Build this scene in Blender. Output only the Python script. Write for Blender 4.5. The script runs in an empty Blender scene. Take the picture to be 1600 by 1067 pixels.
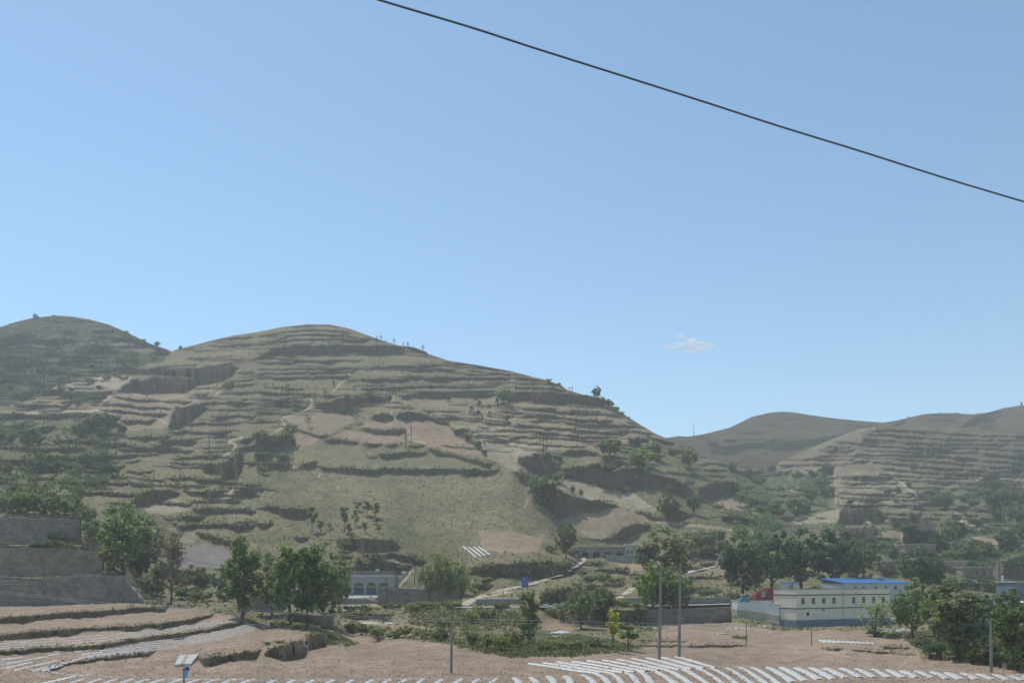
import bpy, bmesh, math, random
import numpy as np
from mathutils import Vector, Matrix

random.seed(7)
RNG = np.random.default_rng(11)
SC = bpy.context.scene
COL = SC.collection

# ------------------------------------------------------------------ camera, sky, sun
F = 1256.0            # focal length in photo pixels (photo 1600 wide)
CU, CV = 800.0, 905.0  # principal column, horizon row
CAMZ = 8.0            # camera height above the field in front
cam_d = bpy.data.cameras.new("camera")
cam_d.sensor_width = 36.0
cam_d.lens = 36.0 * F / 1600.0
cam_d.shift_y = (CV - 533.5) / 1600.0
cam_d.clip_start = 0.5
cam_d.clip_end = 9000.0
cam = bpy.data.objects.new("camera", cam_d)
cam.location = (0, 0, CAMZ)
cam.rotation_euler = (math.radians(90), 0, 0)
COL.objects.link(cam)
SC.camera = cam

SUN_EL, SUN_AZ = math.radians(60), math.atan2(-0.62, 0.78)
w = bpy.data.worlds.new("World")
SC.world = w
w.use_nodes = True
nt = w.node_tree
nt.nodes.clear()
sky = nt.nodes.new("ShaderNodeTexSky")
sky.sky_type = 'NISHITA'
sky.sun_disc = False
sky.sun_elevation = SUN_EL
sky.sun_rotation = SUN_AZ
sky.altitude = 900.0
sky.air_density = 1.0
sky.dust_density = 0.25
sky.ozone_density = 0.2
bg = nt.nodes.new("ShaderNodeBackground")
bg.inputs["Strength"].default_value = 0.145
wo = nt.nodes.new("ShaderNodeOutputWorld")
wb = nt.nodes.new("ShaderNodeVectorMath"); wb.operation = 'MULTIPLY'; wb.inputs[1].default_value = (0.90, 1.05, 1.01)   # the camera's white balance
nt.links.new(sky.outputs[0], wb.inputs[0]); nt.links.new(wb.outputs[0], bg.inputs[0])
nt.links.new(bg.outputs[0], wo.inputs[0])

sun_d = bpy.data.lights.new("sun", 'SUN')
sun_d.energy = 3.3
sun_d.angle = math.radians(0.5)
sun_d.color = (1.0, 0.95, 0.87)
sun = bpy.data.objects.new("sun", sun_d)
sdir = Vector((math.sin(SUN_AZ) * math.cos(SUN_EL), math.cos(SUN_AZ) * math.cos(SUN_EL), math.sin(SUN_EL)))
sun.rotation_euler = sdir.to_track_quat('Z', 'Y').to_euler()
sun.location = sdir * 300
COL.objects.link(sun)

SC.view_settings.view_transform = 'Standard'
SC.view_settings.look = 'None'
SC.view_settings.exposure = 0.2
SC.view_settings.gamma = 1.0
SC.view_settings.use_curve_mapping = False
SC.render.engine = 'CYCLES'
SC.cycles.max_bounces = 6
SC.cycles.diffuse_bounces = 2
SC.cycles.transparent_max_bounces = 8
SC.cycles.volume_bounces = 2
SC.cycles.use_denoising = True
SC.cycles.sample_clamp_indirect = 4.0

# ------------------------------------------------------------------ small helpers
def lin(r, g, b):
    f = lambda c: ((c / 255.0) / 12.92) if c / 255.0 <= 0.04045 else ((c / 255.0 + 0.055) / 1.055) ** 2.4
    return (f(r), f(g), f(b))

def tag(o, label=None, cat=None, group=None, kind=None):
    if label: o["label"] = label
    if cat: o["category"] = cat
    if group: o["group"] = group
    if kind: o["kind"] = kind
    return o

def mesh_np(name, V, faces4=None, faces3=None):
    """mesh from numpy arrays (quads and / or triangles)"""
    me = bpy.data.meshes.new(name)
    V = np.asarray(V, dtype=np.float32)
    me.vertices.add(len(V))
    me.vertices.foreach_set("co", V.ravel())
    loops, starts, n = [], [], 0
    if faces4 is not None and len(faces4):
        f4 = np.asarray(faces4, dtype=np.int32)
        loops.append(f4.ravel()); starts.append(np.arange(len(f4)) * 4 + n); n += f4.size
    if faces3 is not None and len(faces3):
        f3 = np.asarray(faces3, dtype=np.int32)
        loops.append(f3.ravel()); starts.append(np.arange(len(f3)) * 3 + n); n += f3.size
    L = np.concatenate(loops).astype(np.int32); S = np.concatenate(starts).astype(np.int32)
    me.loops.add(len(L)); me.loops.foreach_set("vertex_index", L)
    me.polygons.add(len(S)); me.polygons.foreach_set("loop_start", S)
    me.update(calc_edges=True)
    me.validate()
    return me

def obj(name, me, mat=None, parent=None, loc=None):
    o = bpy.data.objects.new(name, me)
    COL.objects.link(o)
    if mat is not None and not me.materials:
        me.materials.append(mat)
    if parent is not None:
        o.parent = parent
    if loc is not None:
        o.location = loc
    return o

def empty(name, loc, rz=0.0):
    o = bpy.data.objects.new(name, None)
    o.empty_display_size = 0.5
    o.location = loc
    o.rotation_euler = (0, 0, rz)
    COL.objects.link(o)
    return o

class MB:
    """collects boxes, tubes and prisms into ONE mesh"""
    def __init__(s):
        s.v = []; s.f = []
    def add(s, vs, fs):
        n = len(s.v); s.v += [tuple(v) for v in vs]; s.f += [tuple(i + n for i in f) for f in fs]; return s
    def box(s, x0, x1, y0, y1, z0, z1):
        return s.add([(x0,y0,z0),(x1,y0,z0),(x1,y1,z0),(x0,y1,z0),(x0,y0,z1),(x1,y0,z1),(x1,y1,z1),(x0,y1,z1)],
                     [(0,3,2,1),(4,5,6,7),(0,1,5,4),(1,2,6,5),(2,3,7,6),(3,0,4,7)])
    def tube(s, pts, rad, n=8, cap=True):
        pts = [Vector(p) for p in pts]
        if not hasattr(rad, '__len__'): rad = [rad] * len(pts)
        vs = []; fs = []
        for i, p in enumerate(pts):
            t = (pts[min(i + 1, len(pts) - 1)] - pts[max(i - 1, 0)]).normalized()
            a = t.cross(Vector((0, 0, 1)))
            if a.length < 0.05: a = t.cross(Vector((1, 0, 0)))
            a.normalize(); b = t.cross(a)
            for k in range(n):
                an = 2 * math.pi * k / n
                vs.append(p + (a * math.cos(an) + b * math.sin(an)) * rad[i])
        for i in range(len(pts) - 1):
            for k in range(n):
                k2 = (k + 1) % n
                fs.append((i*n+k, i*n+k2, (i+1)*n+k2, (i+1)*n+k))
        if cap:
            fs.append(tuple(range(n))[::-1]); fs.append(tuple(range((len(pts)-1)*n, len(pts)*n)))
        return s.add(vs, fs)
    def prism(s, poly, y0, y1):
        """polygon in x,z extruded from y0 to y1"""
        n = len(poly)
        vs = [(x, y0, z) for x, z in poly] + [(x, y1, z) for x, z in poly]
        fs = [tuple(range(n)), tuple(range(2*n-1, n-1, -1))] + [((i+1) % n, i, i+n, (i+1) % n + n) for i in range(n)]
        return s.add(vs, fs)
    def mesh(s, name):
        me = bpy.data.meshes.new(name); me.from_pydata(s.v, [], s.f); me.update()
        bm = bmesh.new(); bm.from_mesh(me); bmesh.ops.recalc_face_normals(bm, faces=bm.faces); bm.to_mesh(me); bm.free()
        return me
    def build(s, name, mat, parent=None, loc=None):
        return obj(name, s.mesh(name), mat, parent, loc)

# ------------------------------------------------------------------ materials
def new_mat(name):
    m = bpy.data.materials.new(name); m.use_nodes = True
    nt = m.node_tree; bs = nt.nodes["Principled BSDF"]
    return m, nt, bs

def mat_plain(name, col, rough=0.85, var=0.25, scale=1.5, bump=0.0, metal=0.0, streak=False):
    """plain surface with weathering: two noises over a base colour"""
    m, nt, bs = new_mat(name)
    tc = nt.nodes.new("ShaderNodeTexCoord")
    n1 = nt.nodes.new("ShaderNodeTexNoise"); n1.inputs["Scale"].default_value = scale; n1.inputs["Detail"].default_value = 6; n1.inputs["Roughness"].default_value = 0.65
    src = tc.outputs["Object"]
    if streak:
        mp = nt.nodes.new("ShaderNodeMapping"); mp.inputs["Scale"].default_value = (1, 1, 0.25); nt.links.new(src, mp.inputs[0]); src = mp.outputs[0]
    nt.links.new(src, n1.inputs["Vector"])
    mr = nt.nodes.new("ShaderNodeMapRange"); mr.inputs[1].default_value = 0.3; mr.inputs[2].default_value = 0.7
    mr.inputs[3].default_value = 1 - var; mr.inputs[4].default_value = 1 + var * 0.7
    nt.links.new(n1.outputs["Fac"], mr.inputs[0])
    mx = nt.nodes.new("ShaderNodeVectorMath"); mx.operation = 'SCALE'; mx.inputs[0].default_value = col
    nt.links.new(mr.outputs[0], mx.inputs["Scale"])
    nt.links.new(mx.outputs[0], bs.inputs["Base Color"])
    bs.inputs["Roughness"].default_value = rough; bs.inputs["Metallic"].default_value = metal
    if bump:
        b = nt.nodes.new("ShaderNodeBump"); b.inputs["Strength"].default_value = bump; b.inputs["Distance"].default_value = 0.05
        nt.links.new(n1.outputs["Fac"], b.inputs["Height"]); nt.links.new(b.outputs[0], bs.inputs["Normal"])
    return m

def mat_brick(name, c1, c2, mortar, sx=0.5, sz=0.22, var=0.3):
    m, nt, bs = new_mat(name)
    tc = nt.nodes.new("ShaderNodeTexCoord")
    sep = nt.nodes.new("ShaderNodeSeparateXYZ"); nt.links.new(tc.outputs["Object"], sep.inputs[0])
    ad = nt.nodes.new("ShaderNodeMath"); ad.operation = 'ADD'; nt.links.new(sep.outputs[0], ad.inputs[0]); nt.links.new(sep.outputs[1], ad.inputs[1])
    cm = nt.nodes.new("ShaderNodeCombineXYZ"); nt.links.new(ad.outputs[0], cm.inputs[0]); nt.links.new(sep.outputs[2], cm.inputs[1])
    br = nt.nodes.new("ShaderNodeTexBrick"); nt.links.new(cm.outputs[0], br.inputs["Vector"])
    br.inputs["Color1"].default_value = (*c1, 1); br.inputs["Color2"].default_value = (*c2, 1); br.inputs["Mortar"].default_value = (*mortar, 1)
    br.inputs["Scale"].default_value = 1.0; br.inputs["Brick Width"].default_value = sx; br.inputs["Row Height"].default_value = sz; br.inputs["Mortar Size"].default_value = 0.02
    n1 = nt.nodes.new("ShaderNodeTexNoise"); n1.inputs["Scale"].default_value = 0.5; n1.inputs["Detail"].default_value = 7; n1.inputs["Roughness"].default_value = 0.7
    nt.links.new(tc.outputs["Object"], n1.inputs["Vector"])
    mr = nt.nodes.new("ShaderNodeMapRange"); mr.inputs[1].default_value = 0.3; mr.inputs[2].default_value = 0.7; mr.inputs[3].default_value = 1 - var; mr.inputs[4].default_value = 1 + var
    nt.links.new(n1.outputs["Fac"], mr.inputs[0])
    mx = nt.nodes.new("ShaderNodeVectorMath"); mx.operation = 'SCALE'; nt.links.new(br.outputs["Color"], mx.inputs[0]); nt.links.new(mr.outputs[0], mx.inputs["Scale"])
    nt.links.new(mx.outputs[0], bs.inputs["Base Color"]); bs.inputs["Roughness"].default_value = 0.95
    b = nt.nodes.new("ShaderNodeBump"); b.inputs["Strength"].default_value = 0.5; b.inputs["Distance"].default_value = 0.03
    nt.links.new(br.outputs["Fac"], b.inputs["Height"]); b.invert = True; nt.links.new(b.outputs[0], bs.inputs["Normal"])
    return m

def mat_leaf(name, col, var=0.5, trans=0.5):
    """foliage: every leaf clump its own shade, each tree its own tint, some light through the leaves"""
    m, nt, bs = new_mat(name)
    geo = nt.nodes.new("ShaderNodeNewGeometry"); oi = nt.nodes.new("ShaderNodeObjectInfo")
    mr = nt.nodes.new("ShaderNodeMapRange"); mr.inputs[3].default_value = 1 - var; mr.inputs[4].default_value = 1 + var
    nt.links.new(geo.outputs["Random Per Island"], mr.inputs[0])
    mr2 = nt.nodes.new("ShaderNodeMapRange"); mr2.inputs[3].default_value = 0.8; mr2.inputs[4].default_value = 1.2
    nt.links.new(oi.outputs["Random"], mr2.inputs[0])
    mu = nt.nodes.new("ShaderNodeMath"); mu.operation = 'MULTIPLY'; nt.links.new(mr.outputs[0], mu.inputs[0]); nt.links.new(mr2.outputs[0], mu.inputs[1])
    sc = nt.nodes.new("ShaderNodeVectorMath"); sc.operation = 'SCALE'; sc.inputs[0].default_value = col; nt.links.new(mu.outputs[0], sc.inputs["Scale"])
    nt.links.new(sc.outputs[0], bs.inputs["Base Color"]); bs.inputs["Roughness"].default_value = 0.6
    bs.inputs["Specular IOR Level"].default_value = 0.25
    tr = nt.nodes.new("ShaderNodeBsdfTranslucent"); tw = nt.nodes.new("ShaderNodeVectorMath"); tw.operation = 'MULTIPLY'; tw.inputs[1].default_value = (1.2, 1.3, 0.6)
    nt.links.new(sc.outputs[0], tw.inputs[0]); nt.links.new(tw.outputs[0], tr.inputs[0])
    ms = nt.nodes.new("ShaderNodeMixShader"); ms.inputs[0].default_value = trans
    out = nt.nodes["Material Output"]
    nt.links.new(bs.outputs[0], ms.inputs[1]); nt.links.new(tr.outputs[0], ms.inputs[2]); nt.links.new(ms.outputs[0], out.inputs[0])
    return m

def mat_terrain(name):
    """land: the cover colour of each spot (soil, grass, bank earth) times grain at three scales"""
    m, nt, bs = new_mat(name)
    at = nt.nodes.new("ShaderNodeAttribute"); at.attribute_name = "cover"
    gr = nt.nodes.new("ShaderNodeAttribute"); gr.attribute_name = "rough"
    tc = nt.nodes.new("ShaderNodeTexCoord")
    def noise(scale, detail=5, rough=0.65):
        n = nt.nodes.new("ShaderNodeTexNoise"); n.inputs["Scale"].default_value = scale; n.inputs["Detail"].default_value = detail; n.inputs["Roughness"].default_value = rough
        nt.links.new(tc.outputs["Object"], n.inputs["Vector"]); return n
    def mapr(src, a, b, lo, hi):
        r = nt.nodes.new("ShaderNodeMapRange"); r.inputs[1].default_value = a; r.inputs[2].default_value = b; r.inputs[3].default_value = lo; r.inputs[4].default_value = hi
        nt.links.new(src, r.inputs[0]); return r.outputs[0]
    def mul(a, b):
        r = nt.nodes.new("ShaderNodeMath"); r.operation = 'MULTIPLY'; nt.links.new(a, r.inputs[0]); nt.links.new(b, r.inputs[1]); return r.outputs[0]
    big = noise(0.035, 6); mid = noise(0.35, 6, 0.7); fine = noise(2.2, 4, 0.7)
    k = mul(mapr(big.outputs["Fac"], 0.3, 0.7, 0.8, 1.18), mul(mapr(mid.outputs["Fac"], 0.3, 0.7, 0.72, 1.28), mapr(fine.outputs["Fac"], 0.3, 0.7, 0.8, 1.2)))
    # grassy ground: clumps of darker green in drier grass
    gm = nt.nodes.new("ShaderNodeMix"); gm.data_type = 'RGBA'; gm.blend_type = 'MULTIPLY'
    cl = noise(0.9, 5, 0.75)
    cf = mapr(cl.outputs["Fac"], 0.47, 0.6, 0.0, 0.75)
    nt.links.new(mul(cf, gr.outputs["Fac"]), gm.inputs[0])
    nt.links.new(at.outputs["Color"], gm.inputs[6]); gm.inputs[7].default_value = (0.55, 0.64, 0.52, 1)
    sc = nt.nodes.new("ShaderNodeVectorMath"); sc.operation = 'SCALE'
    nt.links.new(gm.outputs[2], sc.inputs[0]); nt.links.new(k, sc.inputs["Scale"])
    nt.links.new(sc.outputs[0], bs.inputs["Base Color"])
    bs.inputs["Roughness"].default_value = 1.0; bs.inputs["Specular IOR Level"].default_value = 0.05
    bp = nt.nodes.new("ShaderNodeBump"); st_ = mapr(gr.outputs["Fac"], 0.0, 1.0, 0.22, 0.65); nt.links.new(st_, bp.inputs["Strength"]); bp.inputs["Distance"].default_value = 0.35
    ad = nt.nodes.new("ShaderNodeMath"); ad.operation = 'ADD'; nt.links.new(mid.outputs["Fac"], ad.inputs[0]); nt.links.new(fine.outputs["Fac"], ad.inputs[1])
    nt.links.new(ad.outputs[0], bp.inputs["Height"]); nt.links.new(bp.outputs[0], bs.inputs["Normal"])
    return m

M = {}
M['terrain'] = mat_terrain("terraced_land")
M['brick_grey'] = mat_brick("grey_brown_brick", (0.165, 0.14, 0.12), (0.25, 0.21, 0.175), (0.13, 0.112, 0.1), 0.9, 0.36, 0.4)
M['brick_brown'] = mat_brick("brown_brick", (0.205, 0.16, 0.13), (0.29, 0.225, 0.18), (0.14, 0.11, 0.09), 0.9, 0.36, 0.4)
M['concrete'] = mat_plain("pale_concrete", (0.42, 0.40, 0.36), 0.9, 0.2, 0.8)
M['concrete_dark'] = mat_plain("weathered_concrete", (0.26, 0.25, 0.23), 0.9, 0.3, 0.6)
M['cream'] = mat_plain("cream_render", (0.70, 0.60, 0.48), 0.9, 0.12, 0.5, streak=True)
M['yellow_render'] = mat_plain("yellowish_render", (0.42, 0.37, 0.25), 0.9, 0.2, 0.5, streak=True)
M['bluegrey'] = mat_plain("blue_grey_paint", (0.14, 0.19, 0.24), 0.8, 0.2, 0.6, streak=True)
M['dark_trim'] = mat_plain("dark_trim", (0.06, 0.065, 0.08), 0.8, 0.2, 0.8)
M['white'] = mat_plain("white_paint", (0.68, 0.67, 0.63), 0.75, 0.12, 0.7)
M['tile_white'] = mat_plain("white_facade_tile", (0.33, 0.32, 0.30), 0.6, 0.1, 0.9)
M['blue_roof'] = mat_plain("bright_blue_sheet", (0.07, 0.23, 0.50), 0.5, 0.15, 0.6)
M['blue_paint'] = mat_plain("blue_paint", (0.06, 0.12, 0.25), 0.6, 0.2, 0.8)
M['sign_blue'] = mat_plain("sign_blue", (0.045, 0.08, 0.30), 0.6, 0.15, 0.9)
M['sign_pale'] = mat_plain("sign_pale_blue", (0.16, 0.24, 0.48), 0.6, 0.2, 1.5)
M['pump_blue'] = mat_plain("pump_light_blue", (0.14, 0.34, 0.68), 0.5, 0.1, 2.0)
M['pump_dark'] = mat_plain("pump_dark_blue", (0.035, 0.045, 0.12), 0.5, 0.2, 2.0)
M['prefab'] = mat_plain("prefab_panel", (0.42, 0.45, 0.46), 0.6, 0.12, 0.7)
M['grey_panel'] = mat_plain("grey_panel", (0.22, 0.24, 0.27), 0.8, 0.2, 0.7)
M['red'] = mat_plain("red_paint", (0.22, 0.03, 0.028), 0.6, 0.25, 1.0)
M['teal'] = mat_plain("teal_paint", (0.06, 0.25, 0.30), 0.5, 0.2, 1.0)
M['mud'] = mat_plain("mud_wall", (0.27, 0.21, 0.15), 1.0, 0.3, 0.6, 0.5, streak=True)
M['stone'] = mat_plain("rubble_stone", (0.42, 0.39, 0.34), 1.0, 0.35, 0.9, 0.6)
M['rubber'] = mat_plain("black_rubber", (0.02, 0.02, 0.02), 0.9, 0.2, 2.0)
M['cable'] = mat_plain("black_cable", (0.19, 0.195, 0.21), 0.45, 0.2, 3.0)
M['wire'] = mat_plain("aluminium_wire", (0.45, 0.45, 0.44), 0.5, 0.1, 3.0)
M['pole'] = mat_plain("concrete_pole", (0.22, 0.195, 0.17), 0.9, 0.25, 1.2, streak=True)
M['wood_pole'] = mat_plain("dark_wood_pole", (0.09, 0.075, 0.06), 0.9, 0.3, 1.5, streak=True)
M['bark'] = mat_plain("bark", (0.075, 0.06, 0.047), 1.0, 0.35, 2.5, 0.4)
M['film'] = mat_plain("mulch_film", (0.43, 0.425, 0.40), 0.55, 0.3, 2.2, 0.5)
M['yellow'] = mat_plain("yellow_paint", (0.65, 0.48, 0.10), 0.7, 0.2, 1.5)
M['path'] = mat_plain("trodden_path", (0.42, 0.36, 0.27), 1.0, 0.2, 0.6)
M['asphalt'] = mat_plain("pale_road", (0.30, 0.285, 0.26), 0.95, 0.2, 0.4)
def mat_film(name):
    m, nt, bs = new_mat(name); tc = nt.nodes.new("ShaderNodeTexCoord"); geo = nt.nodes.new("ShaderNodeNewGeometry")
    def no(sc, d=5):
        n = nt.nodes.new("ShaderNodeTexNoise"); n.inputs["Scale"].default_value = sc; n.inputs["Detail"].default_value = d; n.inputs["Roughness"].default_value = .7; nt.links.new(geo.outputs["Position"], n.inputs["Vector"]); return n
    a, b = no(1.1), no(5.0)
    rp = nt.nodes.new("ShaderNodeMapRange"); rp.inputs[1].default_value = .56; rp.inputs[2].default_value = .74; rp.inputs[3].default_value = 0; rp.inputs[4].default_value = .85; nt.links.new(a.outputs["Fac"], rp.inputs[0])
    mx = nt.nodes.new("ShaderNodeMix"); mx.data_type = 'RGBA'; nt.links.new(rp.outputs[0], mx.inputs[0]); mx.inputs[6].default_value = (.54, .53, .50, 1); mx.inputs[7].default_value = (.25, .2, .155, 1); nt.links.new(mx.outputs[2], bs.inputs["Base Color"])
    bs.inputs["Roughness"].default_value = .38
    bp = nt.nodes.new("ShaderNodeBump"); bp.inputs["Strength"].default_value = .8; bp.inputs["Distance"].default_value = .06; nt.links.new(b.outputs["Fac"], bp.inputs["Height"]); nt.links.new(bp.outputs[0], bs.inputs["Normal"])
    return m
M['film'] = mat_film("dusty_mulch_film")
mg, gnt, gbs = new_mat("dark_window_glass"); gbs.inputs["Base Color"].default_value = (0.03, 0.045, 0.05, 1); gbs.inputs["Roughness"].default_value = 0.145
M['glass'] = mg
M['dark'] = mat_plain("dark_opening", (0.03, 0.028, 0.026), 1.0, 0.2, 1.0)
M['clod'] = mat_plain("clod_earth", (0.2, 0.152, 0.115), 1.0, 0.3, 3.0)
M['leaf_mid'] = mat_leaf("leaf_mid_green", (0.1733, 0.2184, 0.1142))
M['leaf_dark'] = mat_leaf("leaf_dark_green", (0.1033, 0.1507, 0.0809))
M['leaf_blue'] = mat_leaf("leaf_blue_green", (0.1096, 0.1654, 0.1123))
M['leaf_bright'] = mat_leaf("leaf_bright_green", (0.2496, 0.314, 0.1208))
M['leaf_grey'] = mat_leaf("leaf_grey_green", (0.1983, 0.2262, 0.1425))
M['leaf_willow'] = mat_leaf("leaf_willow", (0.2547, 0.2897, 0.1361))
M['leaf_yellow'] = mat_leaf("leaf_yellow", (0.36, 0.33, 0.07))
M['leaf_brown'] = mat_leaf("leaf_brown", (0.15, 0.11, 0.08), trans=0.2)
M['leaf_bank'] = mat_leaf("bank_scrub", (0.1281, 0.122, 0.0756), trans=0.3)
M['leaf_scrub'] = mat_leaf("dark_scrub", (0.061, 0.083, 0.0549), trans=0.3)
M['leaf_dry'] = mat_leaf("dry_grass", (0.15, 0.135, 0.07), trans=0.25)
# ------------------------------------------------------------------ survey of the land
# Every measured spot of the photo (column u, row v) gets a distance; terraces are the places where
# the distance stands still while the height changes (upright banks).
U0, U1, V0, V1 = -420, 2020, 480, 1500
UW, VH = U1 - U0, V1 - V0
uu = np.arange(U0, U1, dtype=np.float32); vv = np.arange(V0, V1, dtype=np.float32)

def rg(ox, oy, s):
    return lambda pts: [(ox + x * s, oy + y * s) for x, y in pts]
S1, S5 = 400 / 1581.0, 400 / 1305.0
R1, R2, R3, R4 = rg(0, 480, S1), rg(400, 480, S1), rg(800, 560, S1), rg(1200, 600, S1)
R5, R6, R7, R8 = rg(0, 740, S5), rg(400, 740, S5), rg(800, 740, S5), rg(1200, 740, S5)
ID = lambda pts: list(pts)

REF_V = [480, 506, 540, 640, 735, 800, 850, 880, 900, 915, 930, 945, 960, 985]
REF_D = [560, 530, 500, 410, 340, 295, 260, 238, 222, 210, 192, 172, 150, 125.6]
REF_V += list(range(1000, 1520, 15)); REF_D += [10048.0 / (v - 905) for v in range(1000, 1520, 15)]
LREF = np.interp(vv, REF_V, np.log(REF_D)).astype(np.float32)

CTRL = [  # (u, v, distance)
 (0,520,660),(90,498,690),(180,520,670),(268,550,620),(310,550,570),(350,530,545),(480,508,530),(600,540,500),(600,640,410),(600,735,340),
 (0,600,500),(100,600,500),(200,620,440),(200,700,350),(100,700,330),(0,700,320),(0,760,230),(100,770,230),(240,800,230),
 (-420,560,620),(-420,700,330),(-420,820,190),(-420,950,150),(-420,1000,95),(-420,1060,68),
 (0,806,185),(120,810,185),(0,855,168),(150,860,168),(0,900,155),(190,905,155),(0,944,150),(190,944,150),(255,930,165),(230,860,200),
 (0,960,120),(150,958,125),(0,985,98),(200,968,118),(330,958,130),(0,1003,86),(200,996,92),(380,985,108),(0,1030,74),(200,1020,79),(400,990,102),(500,985,112),
 (0,1055,68),(250,1045,72),(420,1010,90),
 (300,900,190),(350,860,215),(300,780,270),(420,960,140),(450,935,165),(460,900,200),(400,820,265),
 (900,640,420),(900,735,335),(850,594,470),(1000,665,440),(1040,686,430),(1000,760,320),(1090,730,390),(1090,800,320),(1150,760,400),(1200,740,540),(1150,845,265),
 (1180,800,330),(1260,706,580),(1340,674,600),(1500,675,590),(1600,680,590),(1450,750,470),(1300,800,380),(1450,810,360),(1600,810,350),(1330,740,480),(1600,740,500),
 (1250,850,280),(1400,860,280),(1550,860,280),(1250,900,220),(1400,910,220),(1560,905,225),(1500,945,170),(1600,950,170),
 (2020,705,560),(2020,860,270),(2020,960,150),
 (545,893,214),(600,893,214),(545,928,207),(615,928,207),(590,945,180),(700,945,172),(620,972,140),(700,985,125),(700,920,196),
 (735,945,168),(850,948,158),(1000,948,155),(1140,946,152),(850,930,185),(1000,930,180),(900,905,205),(800,905,200),(950,872,275),(1000,868,280),(900,850,285),(750,880,226),(750,835,262),
 (1130,882,245),(1090,900,220),(860,976,142),(1000,976,142),(1130,976,142),(1250,979,138),(1390,975,147),(1180,972,143),(1500,985,126),(1320,925,182),(1430,925,190),
 (950,820,300),(1050,820,290),(660,845,265),
]
for u in (-420, 100, 500, 800, 1100, 1400, 1700, 2020):
    for v in (1068, 1110, 1200, 1350, 1499):
        CTRL.append((u, v, 10048.0 / (v - 905)))
for u in (520, 700, 900, 1100, 1300, 1500, 1700):
    for v in (1003, 1025, 1045):
        CTRL.append((u, v, 10048.0 / (v - 905)))
C = np.array(CTRL, dtype=np.float64)
res = np.log(C[:, 2]) - np.interp(C[:, 1], vv, LREF)
P = C[:, :2] / 200.0
def tps_k(r2):
    return np.where(r2 > 1e-12, 0.5 * r2 * np.log(r2 + 1e-12), 0.0)
n = len(P)
K = tps_k(((P[:, None] - P[None]) ** 2).sum(-1)) + np.eye(n) * 0.01
Q = np.hstack([np.ones((n, 1)), P])
A = np.block([[K, Q], [Q.T, np.zeros((3, 3))]])
sol = np.linalg.solve(A, np.concatenate([res, np.zeros(3)]))
cu = np.arange(U0, U1 + 12, 12.0); cv = np.arange(V0, V1 + 12, 12.0)
GU, GV = np.meshgrid(cu / 200.0, cv / 200.0)
G = np.stack([GU.ravel(), GV.ravel()], 1)
Rg = (tps_k(((G[:, None] - P[None]) ** 2).sum(-1)) @ sol[:n] + sol[n] + G @ sol[n + 1:]).reshape(GU.shape)

def bil(img, x, y):
    """bilinear read of img at float pixel x (col), y (row)"""
    x = np.clip(x, 0, img.shape[1] - 1.001); y = np.clip(y, 0, img.shape[0] - 1.001)
    xi = x.astype(np.int32); yi = y.astype(np.int32); fx = x - xi; fy = y - yi
    if img.ndim == 3: fx = fx[..., None]; fy = fy[..., None]
    return (img[yi, xi] * (1 - fx) + img[yi, xi + 1] * fx) * (1 - fy) + (img[yi + 1, xi] * (1 - fx) + img[yi + 1, xi + 1] * fx) * fy

X, Y = np.meshgrid(uu, vv)
L0 = LREF[:, None] + bil(Rg, (X - U0) / 12.0, (Y - V0) / 12.0)
L0 = np.minimum.accumulate(L0, axis=0).astype(np.float32)      # nearer as one looks lower

def noise2(sx, sy, seed):
    """smooth random field over the survey grid, cell size sx by sy"""
    r = np.random.default_rng(seed).random((int(VH / sy) + 4, int(UW / sx) + 4)).astype(np.float32)
    x = (X - U0) / sx; y = (Y - V0) / sy
    xf = x - np.floor(x); yf = y - np.floor(y)
    x = np.floor(x) + xf * xf * (3 - 2 * xf); y = np.floor(y) + yf * yf * (3 - 2 * yf)
    return bil(r, x, y)
N_A = noise2(9, 7, 1); N_B = noise2(24, 14, 2); N_C = noise2(70, 40, 3); N_D = noise2(4, 4, 4)
WX = (noise2(14, 14, 5) - 0.5) * 5.0 + (N_D - 0.5) * 1.6      # ragged edges
WY = (noise2(12, 12, 6) - 0.5) * 3.2 + (noise2(4, 4, 7) - 0.5) * 1.8

RISER = np.zeros((VH, UW), np.float32)

def poly_mask(pts, warp=1.0):
    xs = [p[0] for p in pts]; ys = [p[1] for p in pts]
    a, b = int(max(U0, min(xs) - 8)) - U0, int(min(U1, max(xs) + 9)) - U0
    c, d = int(max(V0, min(ys) - 8)) - V0, int(min(V1, max(ys) + 9)) - V0
    if a >= b or c >= d: return None
    px = X[c:d, a:b] + WX[c:d, a:b] * warp; py = Y[c:d, a:b] + WY[c:d, a:b] * warp
    ins = np.zeros(px.shape, bool); j = len(pts) - 1
    for i in range(len(pts)):
        xi, yi = pts[i]; xj, yj = pts[j]
        if yi != yj:
            ins ^= ((yi > py) != (yj > py)) & (px < (xj - xi) * (py - yi) / (yj - yi) + xi)
        j = i
    return (slice(c, d), slice(a, b)), ins.astype(np.float32)

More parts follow.
